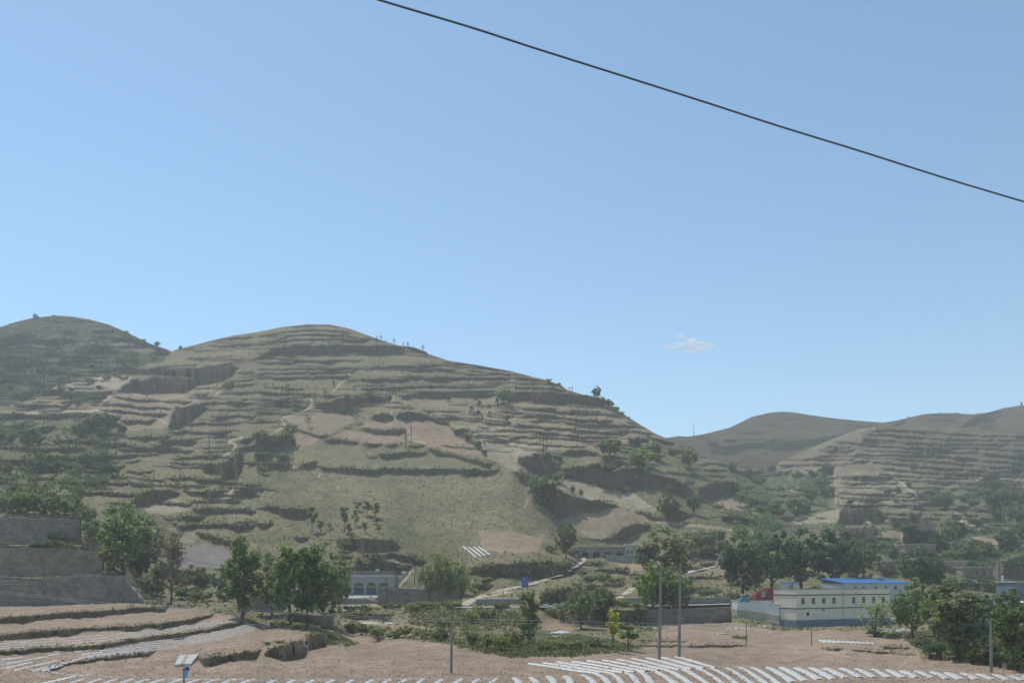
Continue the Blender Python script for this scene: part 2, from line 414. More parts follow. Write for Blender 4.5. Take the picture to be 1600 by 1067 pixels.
def band_mask(pts, th, taper=10.0, warp=1.0):
    xs = np.array([p[0] for p in pts]); ys = np.array([p[1] for p in pts])
    o = np.argsort(xs); xs = xs[o]; ys = ys[o]
    a, b = int(max(U0, xs[0])) - U0, int(min(U1, xs[-1] + 1)) - U0
    if a >= b: return None
    cols = uu[a:b]
    top = np.interp(cols, xs, ys)
    t = th * np.clip(np.minimum((cols - xs[0]) / taper, (xs[-1] - cols) / taper), 0.05, 1) ** 0.6
    c, d = int(max(V0, ys.min() - 4)) - V0, int(min(V1, ys.max() + th + 5)) - V0
    wob = WY[c:d, a:b] * min(1.0, th / 6.0) * warp
    y = Y[c:d, a:b] + wob
    t2 = t[None] * (0.65 + 0.7 * N_B[c:d, a:b])
    m = np.clip(y - top[None] + 0.5, 0, 1) * np.clip(top[None] + t2 - y + 0.5, 0, 1)
    return (slice(c, d), slice(a, b)), m.astype(np.float32)

def stamp(m, val=1.0):
    if m is not None:
        sl, k = m; RISER[sl] = np.maximum(RISER[sl], k * val)
def banks(R, s, items):
    for pts, th in items: stamp(band_mask(R(pts), th * s))
def cliffs(R, items):
    for pts in items: stamp(poly_mask(R(pts)))

# --- upper left hill and the left of the terraced hill
banks(R1, S1, [
 ([(-900,235),(-300,215),(0,195),(120,190),(240,190),(400,195),(490,202)],44),([(510,207),(600,230),(750,265)],42),([(690,180),(800,185),(850,190),(930,220),(1050,268)],36),
 ([(-500,300),(0,290),(60,295),(125,315)],46),([(15,342),(100,342),(200,345)],46),
 ([(690,548),(850,565),(1000,575),(1190,580)],17),([(620,590),(800,600),(900,612),(1070,618)],19),([(610,625),(780,640),(900,648),(1040,655)],21),([(740,688),(850,695),(970,692)],22),
 ([(1195,595),(1260,583),(1400,580),(1581,585)],25),([(1160,530),(1240,535),(1290,530)],18),([(1340,530),(1450,518),(1581,525)],16),
 ([(250,530),(400,525),(550,520),(700,525)],26),([(80,600),(250,597),(450,600)],25),([(-600,650),(0,655),(150,655),(300,660),(450,655),(560,650)],34),
 ([(0,755),(100,740),(200,745),(350,720)],44),([(560,785),(700,775),(780,780)],14),([(320,815),(450,810),(560,820),(700,830),(790,830)],32),
 ([(720,870),(850,865),(1000,870),(1200,880)],27),([(150,880),(300,865),(450,870),(540,870)],32),([(-600,940),(0,930),(150,935),(300,930),(480,925)],48),
 ([(1050,765),(1150,760),(1300,770),(1420,765)],24),([(1130,715),(1280,710),(1500,710)],18),([(1290,670),(1450,665),(1581,670)],20),([(980,820),(1100,810),(1220,820)],42),
 ([(850,810),(950,805)],20),([(760,950),(880,940)],22),([(770,1015),(900,1010),(960,1010)],22),([(1020,1055),(1150,1050),(1400,1060)],17),([(1100,965),(1230,960)],17),
 ([(1480,815),(1581,790)],40),([(1500,860),(1581,845)],50),([(1520,955),(1581,950)],35),([(1280,235),(1400,232),(1581,225)],16),([(1330,200),(1450,185),(1581,178)],12),
 ([(1140,312),(1300,310),(1450,300)],12),([(1180,270),(1330,262),(1460,262)],9),([(1350,345),(1581,330)],10),([(1450,400),(1581,395)],14),([(1400,450),(1581,440)],14),([(1380,480),(1581,470)],12),
 ([(1240,630),(1400,625),(1581,628)],14),([(640,920),(800,905),(1000,905)],16),([(1050,930),(1200,925),(1350,925)],14),([(420,985),(560,980),(740,985)],20),([(100,990),(300,985)],20)])
cliffs(R1, [
 [(715,520),(800,455),(900,435),(1090,430),(1190,440),(1240,470),(1150,525),(1080,535),(900,530),(800,525)],
 [(640,385),(760,370),(1050,375),(1200,370),(1400,345),(1480,370),(1430,430),(1330,470),(1210,485),(1180,430),(1050,425),(880,410),(700,410)],
 [(1030,745),(1050,670),(1085,615),(1190,605),(1290,625),(1240,660),(1200,690),(1130,745),(1050,755)],
 [(465,740),(520,700),(560,660),(720,670),(715,740),(560,780),(480,810)],
 [(1230,975),(1290,960),(1400,955),(1460,900),(1490,880),(1510,930),(1490,990),(1465,1067),(1400,1050),(1340,1030),(1260,1020)]])
rr = random.Random(3)
for y in range(250, 640, 21):      # many low overgrown steps on the dark hill
    x = -1200
    while x < 640 - max(0, y - 420) * 1.6:
        ln = rr.uniform(120, 420); yy = y + rr.uniform(-5, 5) - 0.02 * x
        stamp(band_mask(R1([(x, yy), (x + ln * .5, yy - rr.uniform(0, 7)), (x + ln, yy - rr.uniform(-4, 8))]), rr.uniform(9, 16) * S1), 0.95)
        x += ln + rr.uniform(5, 40)
for y in range(85, 190, 19):
    x = -300
    while x < 760:
        ln = rr.uniform(120, 300); yy = y + rr.uniform(-4, 4) + abs(x - 380) * 0.06
        stamp(band_mask(R1([(x, yy), (x + ln, yy + rr.uniform(-6, 6))]), rr.uniform(7, 12) * S1), 0.8)
        x += ln + rr.uniform(10, 50)
# --- the terraced hill
banks(R2, S1, [
 ([(0,178),(150,152),(300,137),(420,134),(520,142),(600,160)],12),([(0,212),(100,207),(200,172),(400,162),(560,167),(640,187)],11),([(0,232),(150,207),(250,197),(500,192),(700,202)],13),([(200,120),(300,113),(450,110),(540,120)],8),
 ([(920,240),(1000,255),(1055,285)],20),([(0,340),(200,335),(400,325),(670,325)],15),([(0,380),(250,375),(600,372)],13),([(0,405),(200,400),(450,395),(620,395)],13),([(0,430),(150,428),(400,425),(600,418)],19),
 ([(670,375),(850,365),(1000,360),(1130,358)],15),([(930,385),(1100,378),(1250,380)],15),([(620,445),(750,438),(900,435),(950,435)],23),([(950,430),(1150,430),(1380,430),(1581,435)],21),([(640,500),(850,490),(1000,485),(1250,485),(1500,483)],15),
 ([(520,498),(600,500)],12),([(970,520),(1200,515),(1490,510)],18),([(860,540),(1100,530),(1300,530),(1500,530)],26),([(1150,335),(1300,345),(1581,390)],12),([(1180,362),(1400,372),(1581,398)],9),([(1300,385),(1581,412)],10),
 ([(0,520),(120,525),(240,525)],17),([(240,528),(400,532)],12),([(640,615),(700,590)],15),([(540,745),(600,738)],16),([(200,725),(250,735),(300,765),(380,790),(455,795)],22),
 ([(1180,600),(1310,597)],9),([(1020,628),(1120,635),(1290,640)],13),([(1120,680),(1200,680),(1290,690)],19),([(410,820),(480,812),(560,820),(640,840)],26),([(660,850),(720,840),(785,838)],28),([(790,850),(880,840)],22),([(930,850),(1055,855)],16),
 ([(750,905),(850,895),(1060,895)],30),([(690,925),(750,925)],9),([(1065,875),(1150,890),(1250,915),(1350,940),(1475,965)],30),([(0,960),(100,960),(230,965)],46),
 ([(380,975),(500,990),(600,990),(700,1000),(800,985),(950,995),(1100,990),(1250,995),(1400,1000),(1505,1005)],38),
 ([(1360,735),(1450,745)],13),([(1480,750),(1581,755)],16),([(1350,785),(1581,790)],11),([(1400,820),(1581,825)],12),([(1470,635),(1581,640)],11),([(1400,715),(1581,712)],13),([(1340,600),(1581,605)],9),([(1420,670),(1581,675)],9),
 ([(1200,750),(1280,770),(1350,830),(1430,915)],26),([(100,590),(250,600),(330,615)],18),([(0,640),(120,650)],14),([(0,700),(130,700)],12),([(100,580),(300,570)],10)])
cliffs(R2, [
 [(0,310),(60,275),(100,250),(250,235),(480,228),(700,232),(850,230),(920,245),(920,285),(800,285),(600,285),(450,290),(330,305),(280,290),(200,305),(100,300),(0,320)],
 [(350,620),(430,585),(520,560),(640,555),(840,540),(850,570),(760,575),(690,580),(620,600),(600,640),(560,650),(430,640)],
 [(705,690),(730,655),(780,650),(840,665),(850,695),(780,700)],
 [(860,680),(880,650),(980,642),(1050,660),(1120,690),(1190,715),(1190,730),(1120,715),(1060,695),(980,695),(920,705)],
 [(635,745),(700,750),(800,755),(915,752),(920,775),(850,785),(750,785),(680,770)],
 [(265,990),(300,955),(370,945),(380,990),(320,1005)],
 [(0,810),(120,780),(230,800),(250,850),(150,890),(0,895)]])
# --- right flank of the terraced hill and the ravine
banks(R3, S1, [
 ([(0,115),(100,120),(200,130),(290,165)],15),([(0,175),(150,175),(350,195)],12),([(40,305),(200,310),(300,325),(500,330),(690,355)],17),([(60,345),(250,350),(400,370),(630,385)],19),([(100,378),(300,385),(500,405),(780,410)],17),
 ([(0,408),(150,415),(350,430),(550,445),(720,450)],21),([(0,440),(200,450),(400,475),(610,480)],19),([(0,475),(150,480),(350,490),(520,510)],17),([(0,508),(150,520),(300,535),(470,545)],15),([(820,470),(1000,520)],16),([(740,440),(880,465)],13),
 ([(940,695),(1050,705),(1150,710)],16),([(1180,680),(1290,690)],13),([(1150,650),(1210,652)],11),([(1190,715),(1340,720)],11),([(700,385),(780,400)],10),([(900,510),(1010,528)],12),([(950,555),(1050,565)],12),
 ([(1030,540),(1150,525)],11),([(1180,545),(1300,525),(1440,480)],22),([(1480,495),(1581,505)],14),([(1330,540),(1500,545)],12),([(1160,600),(1350,605),(1581,610)],13),([(1300,625),(1500,630)],15),([(1180,640),(1400,655),(1581,650)],10),([(1350,690),(1581,700)],14)])
cliffs(R3, [
 [(0,205),(150,205),(300,210),(420,225),(540,245),(570,260),(560,300),(500,295),(400,280),(250,280),(100,265),(0,265)],
 [(295,590),(350,565),(450,565),(540,580),(530,600),(400,605),(330,605)],
 [(30,640),(35,605),(100,600),(240,620),(290,650),(290,720),(240,750),(170,730),(110,690),(60,665)],
 [(540,605),(600,610),(680,650),(650,685),(600,650)],
 [(310,680),(400,660),(520,660),(640,690),(700,670),(800,690),(900,720),(1000,740),(1080,775),(1130,830),(1080,870),(1000,830),(900,800),(820,800),(740,810),(620,820),(560,800),(450,760),(330,740)],
 [(1140,800),(1200,775),(1270,750),(1390,765),(1420,810),(1370,830),(1300,850),(1180,890),(1150,860)],
 [(1370,830),(1440,840),(1500,870),(1581,880),(1560,920),(1460,910),(1400,870)],
 [(0,690),(80,700),(110,740),(90,800),(50,760)],
 [(250,770),(330,830),(380,850),(560,880),(670,910),(600,930),(540,955),(400,935),(390,960),(260,1000),(250,930),(270,870),(230,820)],
 [(770,945),(830,950),(930,990),(930,1005),(850,1000)],
 [(940,940),(1020,930),(1080,950),(1130,975),(1030,1000),(970,1010)]])
# --- right hill
banks(R4, S1, [
 ([(0,425),(170,430)],22),([(0,460),(200,458),(480,462)],15),([(60,495),(200,490),(480,492)],19),([(50,530),(150,535)],30),
 ([(430,565),(780,570)],20),([(430,605),(830,608)],16),([(440,630),(860,640)],10),([(420,660),(900,690)],18),([(420,690),(930,715)],15),([(430,740),(700,740),(970,745)],21),
 ([(300,400),(540,395)],30),([(560,790),(960,795)],24),([(700,820),(990,830)],14),([(840,850),(1000,855)],16),([(300,440),(600,435)],14),([(480,470),(640,470)],12)])
for k in range(11):                # long benches of the right hill, banks broader to the right
    y0 = 283 + k * 28.5; sl = 0.030 + 0.004 * k
    x = 640 + rr.uniform(-40, 60) - min(k, 5) * 24 + max(0, k - 6) * 60
    while x < 3200:
        ln = rr.uniform(200, 520); f = lambda t: y0 + (t - 640) * sl + 8 * math.sin(t / 170.0 + k)
        th = (15 if x < 1000 else 21) + rr.uniform(-3, 3)
        stamp(band_mask(R4([(t, f(t)) for t in np.linspace(x, x + ln, 6)]), th * S1, 6))
        x += ln + rr.uniform(-20, 15)
for k in range(10):                # benches lower down at the right
    y0 = 600 + k * 27; x = 860 + rr.uniform(0, 120)
    while x < 2600:
        ln = rr.uniform(90, 260); yy = y0 + (x - 860) * 0.03 + rr.uniform(-6, 6)
        stamp(band_mask(R4([(x, yy), (x + ln, yy + rr.uniform(-3, 9))]), rr.uniform(10, 18) * S1, 6))
        x += ln + rr.uniform(20, 90)
cliffs(R4, [[(440,860),(445,790),(460,765),(600,765),(700,775),(680,800),(620,830),(560,870)]])
# --- valley side, lower left
banks(R5, S5, [
 ([(350,40),(500,45),(640,50)],16),([(380,85),(500,90),(640,100)],23),([(930,85),(1050,85),(1170,80)],26),([(1190,90),(1240,75),(1305,80)],40),([(980,180),(1100,180),(1240,180),(1305,190)],24),([(920,215),(1040,215)],28),
 ([(900,265),(1000,255),(1170,255),(1305,255)],29),([(990,295),(1050,300),(1150,335),(1210,345)],30),([(900,505),(1000,500),(1090,520)],50),
 ([(-1300,830),(-600,775),(0,735),(200,710),(400,700),(600,690),(750,672),(866,668)],31),([(-1300,930),(-600,860),(0,820),(200,800),(400,785),(600,775),(800,760),(1000,730),(1092,710)],29),
 ([(-1300,1020),(-600,945),(0,905),(200,885),(400,875),(550,860),(700,835),(900,810),(1050,790),(1150,765),(1240,748)],24),([(240,990),(320,965),(450,945),(600,925),(790,905)],17)])
cliffs(R5, [[(650,160),(700,100),(780,80),(900,85),(930,110),(850,130),(760,160),(700,165)]])
banks(ID, 1.0, [([(308,1027),(330,1026),(355,1023),(380,1018),(408,1015)],11)])
RA = rg(200, 940, 0.25)
cliffs(RA, [[(850,332),(880,290),(980,262),(1022,250),(1034,372),(960,365),(900,345)],[(1015,250),(1090,225),(1114,342),(1040,366)],[(1105,210),(1130,200),(1247,200),(1247,282),(1160,290),(1115,302)]])
banks(R6, S5, [
 ([(0,70),(50,75)],25),([(0,255),(90,250)],22),([(190,320),(270,320)],30),([(570,410),(700,400),(800,420),(870,440)],38),([(1090,560),(1200,570)],30),([(430,705),(700,712)],32),([(450,775),(560,772),(660,835)],36),([(620,660),(760,650),(900,640)],24)])
cliffs(R6, [
 [(0,180),(60,165),(120,170),(260,180),(260,230),(200,240),(130,220),(60,190)],
 [(400,330),(500,330),(600,325),(700,335),(740,370),(690,395),(600,395),(540,390),(460,380)],
 [(510,430),(620,430),(720,450),(800,460),(800,490),(650,500),(510,495)]])
cliffs(ID, [[(731,887),(765,882),(800,879),(845,876),(890,878),(901,881),(901,896),(880,902),(861,903),(800,902),(768,903),(740,897)]])
cliffs(R7, [
 [(330,330),(500,330),(560,280),(620,250),(700,260),(720,290),(650,300),(600,330),(500,345)],
 [(870,330),(900,300),(1100,290),(1050,350),(1060,430),(940,430)],
 [(150,612),(250,592),(340,572),(450,560),(520,600),(300,655),(140,665)],
 [(150,690),(300,700),(560,690),(850,690),(850,770),(560,775),(330,770),(200,735)]])
banks(R7, S5, [([(900,525),(1100,530)],10),([(640,868),(850,873),(1200,870)],10),([(640,845),(900,850)],7),([(440,480),(560,490),(640,510)],20)])
cliffs(ID, [[(1565,877),(1600,866),(1700,860),(1700,905),(1565,902)]])
banks(R8, S5, [([(270,885),(380,888)],12),([(560,873),(730,885)],12),([(420,893),(560,903),(760,920)],10),([(780,905),(1000,935),(1305,975),(2300,1010)],26),([(900,380),(1000,370)],26),([(640,240),(760,250)],20)])
for k in range(40):                # small broken banks in the scrub of the valley
    x = rr.uniform(1080, 1900); y = rr.uniform(770, 885); ln = rr.uniform(18, 60)
    stamp(band_mask([(x, y), (x + ln, y + rr.uniform(-3, 3))], rr.uniform(3, 6), 8))
for k in range(40):
    x = rr.uniform(-300, 420); y = rr.uniform(690, 800); ln = rr.uniform(20, 80)
    stamp(band_mask([(x, y), (x + ln, y + rr.uniform(-3, 3))], rr.uniform(2.5, 5), 8))

KEEP = np.zeros_like(RISER)          # open slopes and big fields that carry no small steps
for R, pts in [(ID,[(425,735),(800,735),(870,850),(740,880),(620,860),(470,830),(415,780)]),(R2,[(180,690),(340,635),(620,650),(900,690),(1060,690),(1440,930),(1300,910),(1040,840),(450,810),(230,860)]),(R2,[(900,560),(1581,555),(1581,640),(860,640)]),
               (R3,[(320,740),(560,800),(740,825),(900,940),(1360,1040),(1000,1067),(280,1067),(400,900)]),(R1,[(600,420),(1200,420),(1200,780),(600,780)]),(ID,[(1180,640),(1340,660),(1300,700),(1180,720)])]:
    q_ = poly_mask(R(pts), 0.3)
    if q_: KEEP[q_[0]] = np.maximum(KEEP[q_[0]], q_[1])
def steps(u0, u1, v0, v1, gap, ln, th, p, seed, slope=0.0, val=.9):
    """many short broken field steps following the slope"""
    r = random.Random(seed); y = v0
    while y < v1:
        x = u0 + r.uniform(0, ln)
        while x < u1:
            l_ = r.uniform(.35, 1.0) * ln
            if r.random() < p:
                xs = np.linspace(x, x + l_, 7); ph = r.uniform(0, 6)
                pts = [(t, y + slope * (t - u0) + 2.2 * math.sin(t / 34.0 + ph) + r.uniform(-.6, .6)) for t in xs]
                cx, cy = int(x + l_ / 2) - U0, int(y + slope * (x + l_/2 - u0)) - V0
                if 0 <= cx < UW and 0 <= cy < VH and KEEP[cy, cx] < .5: stamp(band_mask(pts, r.uniform(*th), 7), val)
            x += l_ + r.uniform(2, 18)
        y += gap * r.uniform(.8, 1.25)
steps(60, 420, 560, 700, 8.5, 100, (1.8, 3.4), .5, 51)
steps(180, 430, 700, 830, 9, 90, (2.2, 4.4), .42, 52, .02)
steps(-300, 200, 640, 800, 10, 70, (2.5, 5.0), .65, 53)
steps(290, 760, 520, 640, 6.6, 130, (1.6, 3.0), .75, 54, .02)
steps(640, 1010, 575, 700, 7, 120, (1.7, 3.0), .6, 60, .06)
steps(-300, 270, 500, 640, 7.5, 70, (2.2, 4.2), .7, 55)
steps(1040, 1340, 690, 840, 9, 50, (2.0, 4.2), .5, 56)
steps(1340, 1900, 690, 860, 8, 70, (2.0, 3.8), .45, 57, .03)
steps(430, 760, 850, 900, 9, 50, (3.0, 5.5), .5, 58)
steps(860, 1150, 870, 945, 10, 45, (3.0, 5.5), .4, 59)
def blur(a, rx, ry):
    def one(a, r, ax):
        p = [(0, 0), (0, 0)]; p[ax] = (r + 1, r)
        c = np.cumsum(np.pad(a, p, mode='edge'), axis=ax, dtype=np.float64)
        if ax == 0: return ((c[2*r+1:] - c[:-(2*r+1)]) / (2*r+1)).astype(np.float32)
        return ((c[:, 2*r+1:] - c[:, :-(2*r+1)]) / (2*r+1)).astype(np.float32)
    for _ in range(2): a = one(one(a, rx, 1), ry, 0)
    return a

Wt = 1.0 - 0.93 * RISER
g = np.zeros_like(L0); g[:-1] = L0[:-1] - L0[1:]                 # log distance gained per row upward
def settle(L0, g, Wt, beta=0.12, reach=90.0, it=2):
    """find the distance map whose upward gain is small on banks and larger on the fields between,
    while staying coherent sideways and close to the measured one (screened Poisson, cosine basis by mirrored FFT)"""
    want = np.maximum(g, 1e-5) * Wt / np.maximum(blur(Wt, 30, 30), 0.2)
    dv = want - g                                   # extra gain wanted per row (upward)
    div = np.zeros_like(dv); div[0] = -dv[0]; div[1:] = -(dv[1:] - dv[:-1])
    # E = L - L0,  gain of E per row upward is E[i]-E[i+1] = dv
    rhs = -div
    m = np.concatenate([rhs, rhs[::-1]], 0); m = np.concatenate([m, m[:, ::-1]], 1)
    fh = np.fft.rfft2(m)
    ky = 2 - 2 * np.cos(2 * np.pi * np.fft.fftfreq(m.shape[0])); kx = 2 - 2 * np.cos(2 * np.pi * np.fft.rfftfreq(m.shape[1]))
    fh /= (ky[:, None] + beta * kx[None] + 1.0 / reach ** 2)
    E = np.fft.irfft2(fh, s=m.shape)[:L0.shape[0], :L0.shape[1]]
    return (L0 + E).astype(np.float32)
L = settle(L0, g, Wt)
def stand(L, m, hold=.965):
    """make every bank stand up: inside it the distance is held from its foot to its lip"""
    L = L.copy()
    for i in range(L.shape[0] - 2, -1, -1):
        k = np.clip(m[i] * 1.6 - .4, 0, 1) * hold
        L[i] = L[i] + k * (np.minimum(L[i + 1], L[i]) - L[i])
    return L
L = stand(L, RISER)
# uneven ground: erosion runnels in the banks, slight swells on the fields (moved along the line of sight in metres)
Dm = np.exp(L)
Dm = Dm + RISER * (noise2(5, 40, 21) - 0.5) * np.clip(Dm * 0.004, 0.15, 1.6) + (noise2(26, 9, 22) - 0.5) * np.clip((Dm - 90) * 0.003, 0.0, 1.0)
Dm = np.minimum.accumulate(Dm, axis=0)
LF = np.log(Dm).astype(np.float32)
# made ground: the land is cut back behind the foot of each building and wall
CUTS = [([(1209,977.5,142),(1244.5,979.8,138),(1391,976.5,148.3)],7),([(1142,963,150),(1152,965,147.5),(1190,970,144.5),(1217,976,141.3)],1),
 ([(524,935,196.5),(593,933,195.8)],9.8),([(527,928,206),(617,928,205.5)],7),([(519,945,193),(598,944,190)],1),([(589,943,190),(640,945,188),(667,946,187),(720,949,185)],1.4),
 ([(904,873,274),(1012,871,272)],3.5),([(1121,884.5,244),(1140,884.5,244)],2.5),
 ([(-420,958,137),(-100,951,145),(0,948.5,148),(66,948,149),(130,945,150),(192,942,151),(205,943,150),(222,943,148)],1),([(-420,912,163),(0,903,168),(70,902,168.5),(162,900.5,169)],1),([(-420,870,183),(0,852,185),(127,852,187)],1),
 ([(1010,976,147.5),(1060,976,147.5),(1142,973,147.5)],2),([(744,944,168),(818,943.5,166.5)],.7),([(970,943.5,161),(1060,943,158),(1140,942,156)],.7),
 ([(1296,930,188),(1320,932,180),(1433,932,187)],9.6),([(371,957,150),(443,958,147)],1.2),([(455,972,139),(500,978,133)],1.2),([(501,984,127),(520,984,127)],2),
 ([(1414,866,262),(1463,866,262)],5.5),([(1377,893,232),(1405,893,232)],5),([(1473,895,232),(1510,895,231)],6),([(1504,901,226),(1552,901,224)],6),([(1311,843,285),(1368,843,285)],5),
 ([(1586,943,172),(1630,943,172)],7),([(1565,958,160),(1628,958,160)],5),([(1411,829,282),(1463,829,282)],1)]
for pts, dep in CUTS:
    xs, bs, ds = zip(*pts)
    for c in range(int(max(U0, xs[0])) - U0, int(min(U1 - 1, xs[-1])) - U0 + 1):
        u_ = c + U0; vb_ = np.interp(u_, xs, bs); dd_ = np.interp(u_, xs, ds); r_ = int(round(vb_)) - V0
        LF[:r_, c] = np.maximum(LF[:r_, c], math.log(dd_ + dep))
        LF[r_:, c] = np.minimum(LF[r_:, c], math.log(dd_ - .1))
LF = np.minimum.accumulate(LF, axis=0)

def D_at(u, v):
    return float(np.exp(bil(LF, np.array([u - U0], np.float32), np.array([v - V0], np.float32))[0]))
def crest(u):
    return float(np.interp(u, *zip(*SIL)))
SIL = [(-420,560),(-150,535),(0,511),(25,503),(50,497),(85,493),(110,494),(140,499),(170,507),(200,520),(235,537),(262,546),(268,549),(275,546),(300,540),(330,532),(365,524),(400,519),(440,511),(480,506.5),(515,507),(545,513),(570,522),(595,531),(620,539),(645,542),(665,549),(670,553),(700,563),(750,571),(800,580),(830,588),(852,593),(878,602),(886,609),(910,616),(937,620),(947,627),(962,638),(975,647),(1000,663),(1022,676),(1040,684),(1075,700),(1110,718),(1160,733),(1195,733),(1230,716),(1260,703),(1300,686),(1340,671),(1375,666),(1430,667),(1520,670),(1600,675),(1800,690),(2020,700)]
SIL_BACK = [(900,760),(960,722),(1000,700),(1040,684),(1060,681),(1075,682),(1100,678),(1140,668),(1175,651),(1200,645),(1220,643),(1240,644),(1265,648),(1300,653),(1340,657),(1380,660),(1400,657),(1430,650),(1445,646.5),(1480,645),(1520,647),(1545,644),(1570,637),(1590,634),(1600,633),(1800,640),(2020,660)]
BACK_ROWS, BACK_D = [620, 650, 690, 740, 800], [840, 780, 710, 660, 620]
def G_at(u, v):
    """ground at photo spot (u, v), kept on this side of the crest; the far hills where they show above it"""
    if v < crest(u) + 1:
        if u > 1040 and v > np.interp(u, *zip(*SIL_BACK)) - 8:
            v = max(v, float(np.interp(u, *zip(*SIL_BACK))) + 1.2)
            if v < crest(u): return W_at(u, v, float(np.interp(v, BACK_ROWS, BACK_D)))
        v = crest(u) + 1.5
    return W_at(u, v)
def W_at(u, v, d=None):
    """the place in the world seen at photo spot (u, v); on the land unless a distance is given"""
    d = D_at(u, v) if d is None else d
    return Vector(((u - CU) / F * d, d, CAMZ + (CV - v) / F * d))
def px(d):      # metres per photo pixel at distance d
    return d / F

# ------------------------------------------------------------------ land cover (true colours of soil and growth)
SOIL, GRASS, GREEN = np.array((0.285, 0.214, 0.156)), np.array((0.226, 0.191, 0.116)), np.array((0.108, 0.122, 0.058))
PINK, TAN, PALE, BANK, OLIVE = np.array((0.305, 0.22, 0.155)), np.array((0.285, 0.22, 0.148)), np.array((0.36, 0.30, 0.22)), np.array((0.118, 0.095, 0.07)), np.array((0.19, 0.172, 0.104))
COV = np.zeros((VH, UW, 3), np.float32); ROUGH = np.ones((VH, UW), np.float32)
COV[:] = GRASS
def mixc(mask, col, k=1.0, rough=None, sl=None):
    sl = sl if sl is not None else (slice(None), slice(None))
    m = np.clip(mask * k, 0, 1)[..., None]
    COV[sl] = COV[sl] * (1 - m) + np.asarray(col, np.float32) * m
    if rough is not None: ROUGH[sl] = ROUGH[sl] * (1 - m[..., 0]) + rough * m[..., 0]
def field(R, pts, col, k=0.9, rough=0.25, warp=1.2):
    pm = poly_mask(R(pts), warp)
    if pm: mixc(pm[1], col, k, rough, pm[0])
mixc(np.clip(N_C * 2 - 0.8, 0, 1) * np.clip(N_B * 2 - 0.4, 0, 1), GREEN, 0.6)
# greener, overgrown: the dark hill at the left, the ravine, the right valley side
field(R1, [(-1700,60),(330,50),(650,85),(1050,275),(1000,330),(700,400),(450,440),(300,520),(0,620),(-1700,700)], GREEN * np.array((.45, .52, .58)), 0.97, .7)
field(R1, [(-1700,660),(560,650),(700,800),(660,1100),(-1700,1300)], GREEN, 0.5, 1.0)
field(R4, [(-500,560),(330,560),(400,630),(370,700),(400,780),(500,900),(-600,900)], GREEN, 0.5, 1.0)
field(R4, [(960,640),(3200,640),(3200,1200),(900,1100),(1000,800)], GREEN, 0.6, 1.0)
field(R3, [(560,300),(700,350),(950,480),(1100,560),(1581,700),(1581,1000),(1100,800),(700,680),(540,560)], GREEN, 0.4, 1.0)
field(R8, [(-100,0),(1305,0),(2400,0),(2400,700),(1305,700),(0,520),(-700,300)], GREEN, 0.35, 1.0)
field(R6, [(0,130),(1000,330),(1200,620),(700,640),(0,600)], GREEN, 0.25, 1.0)
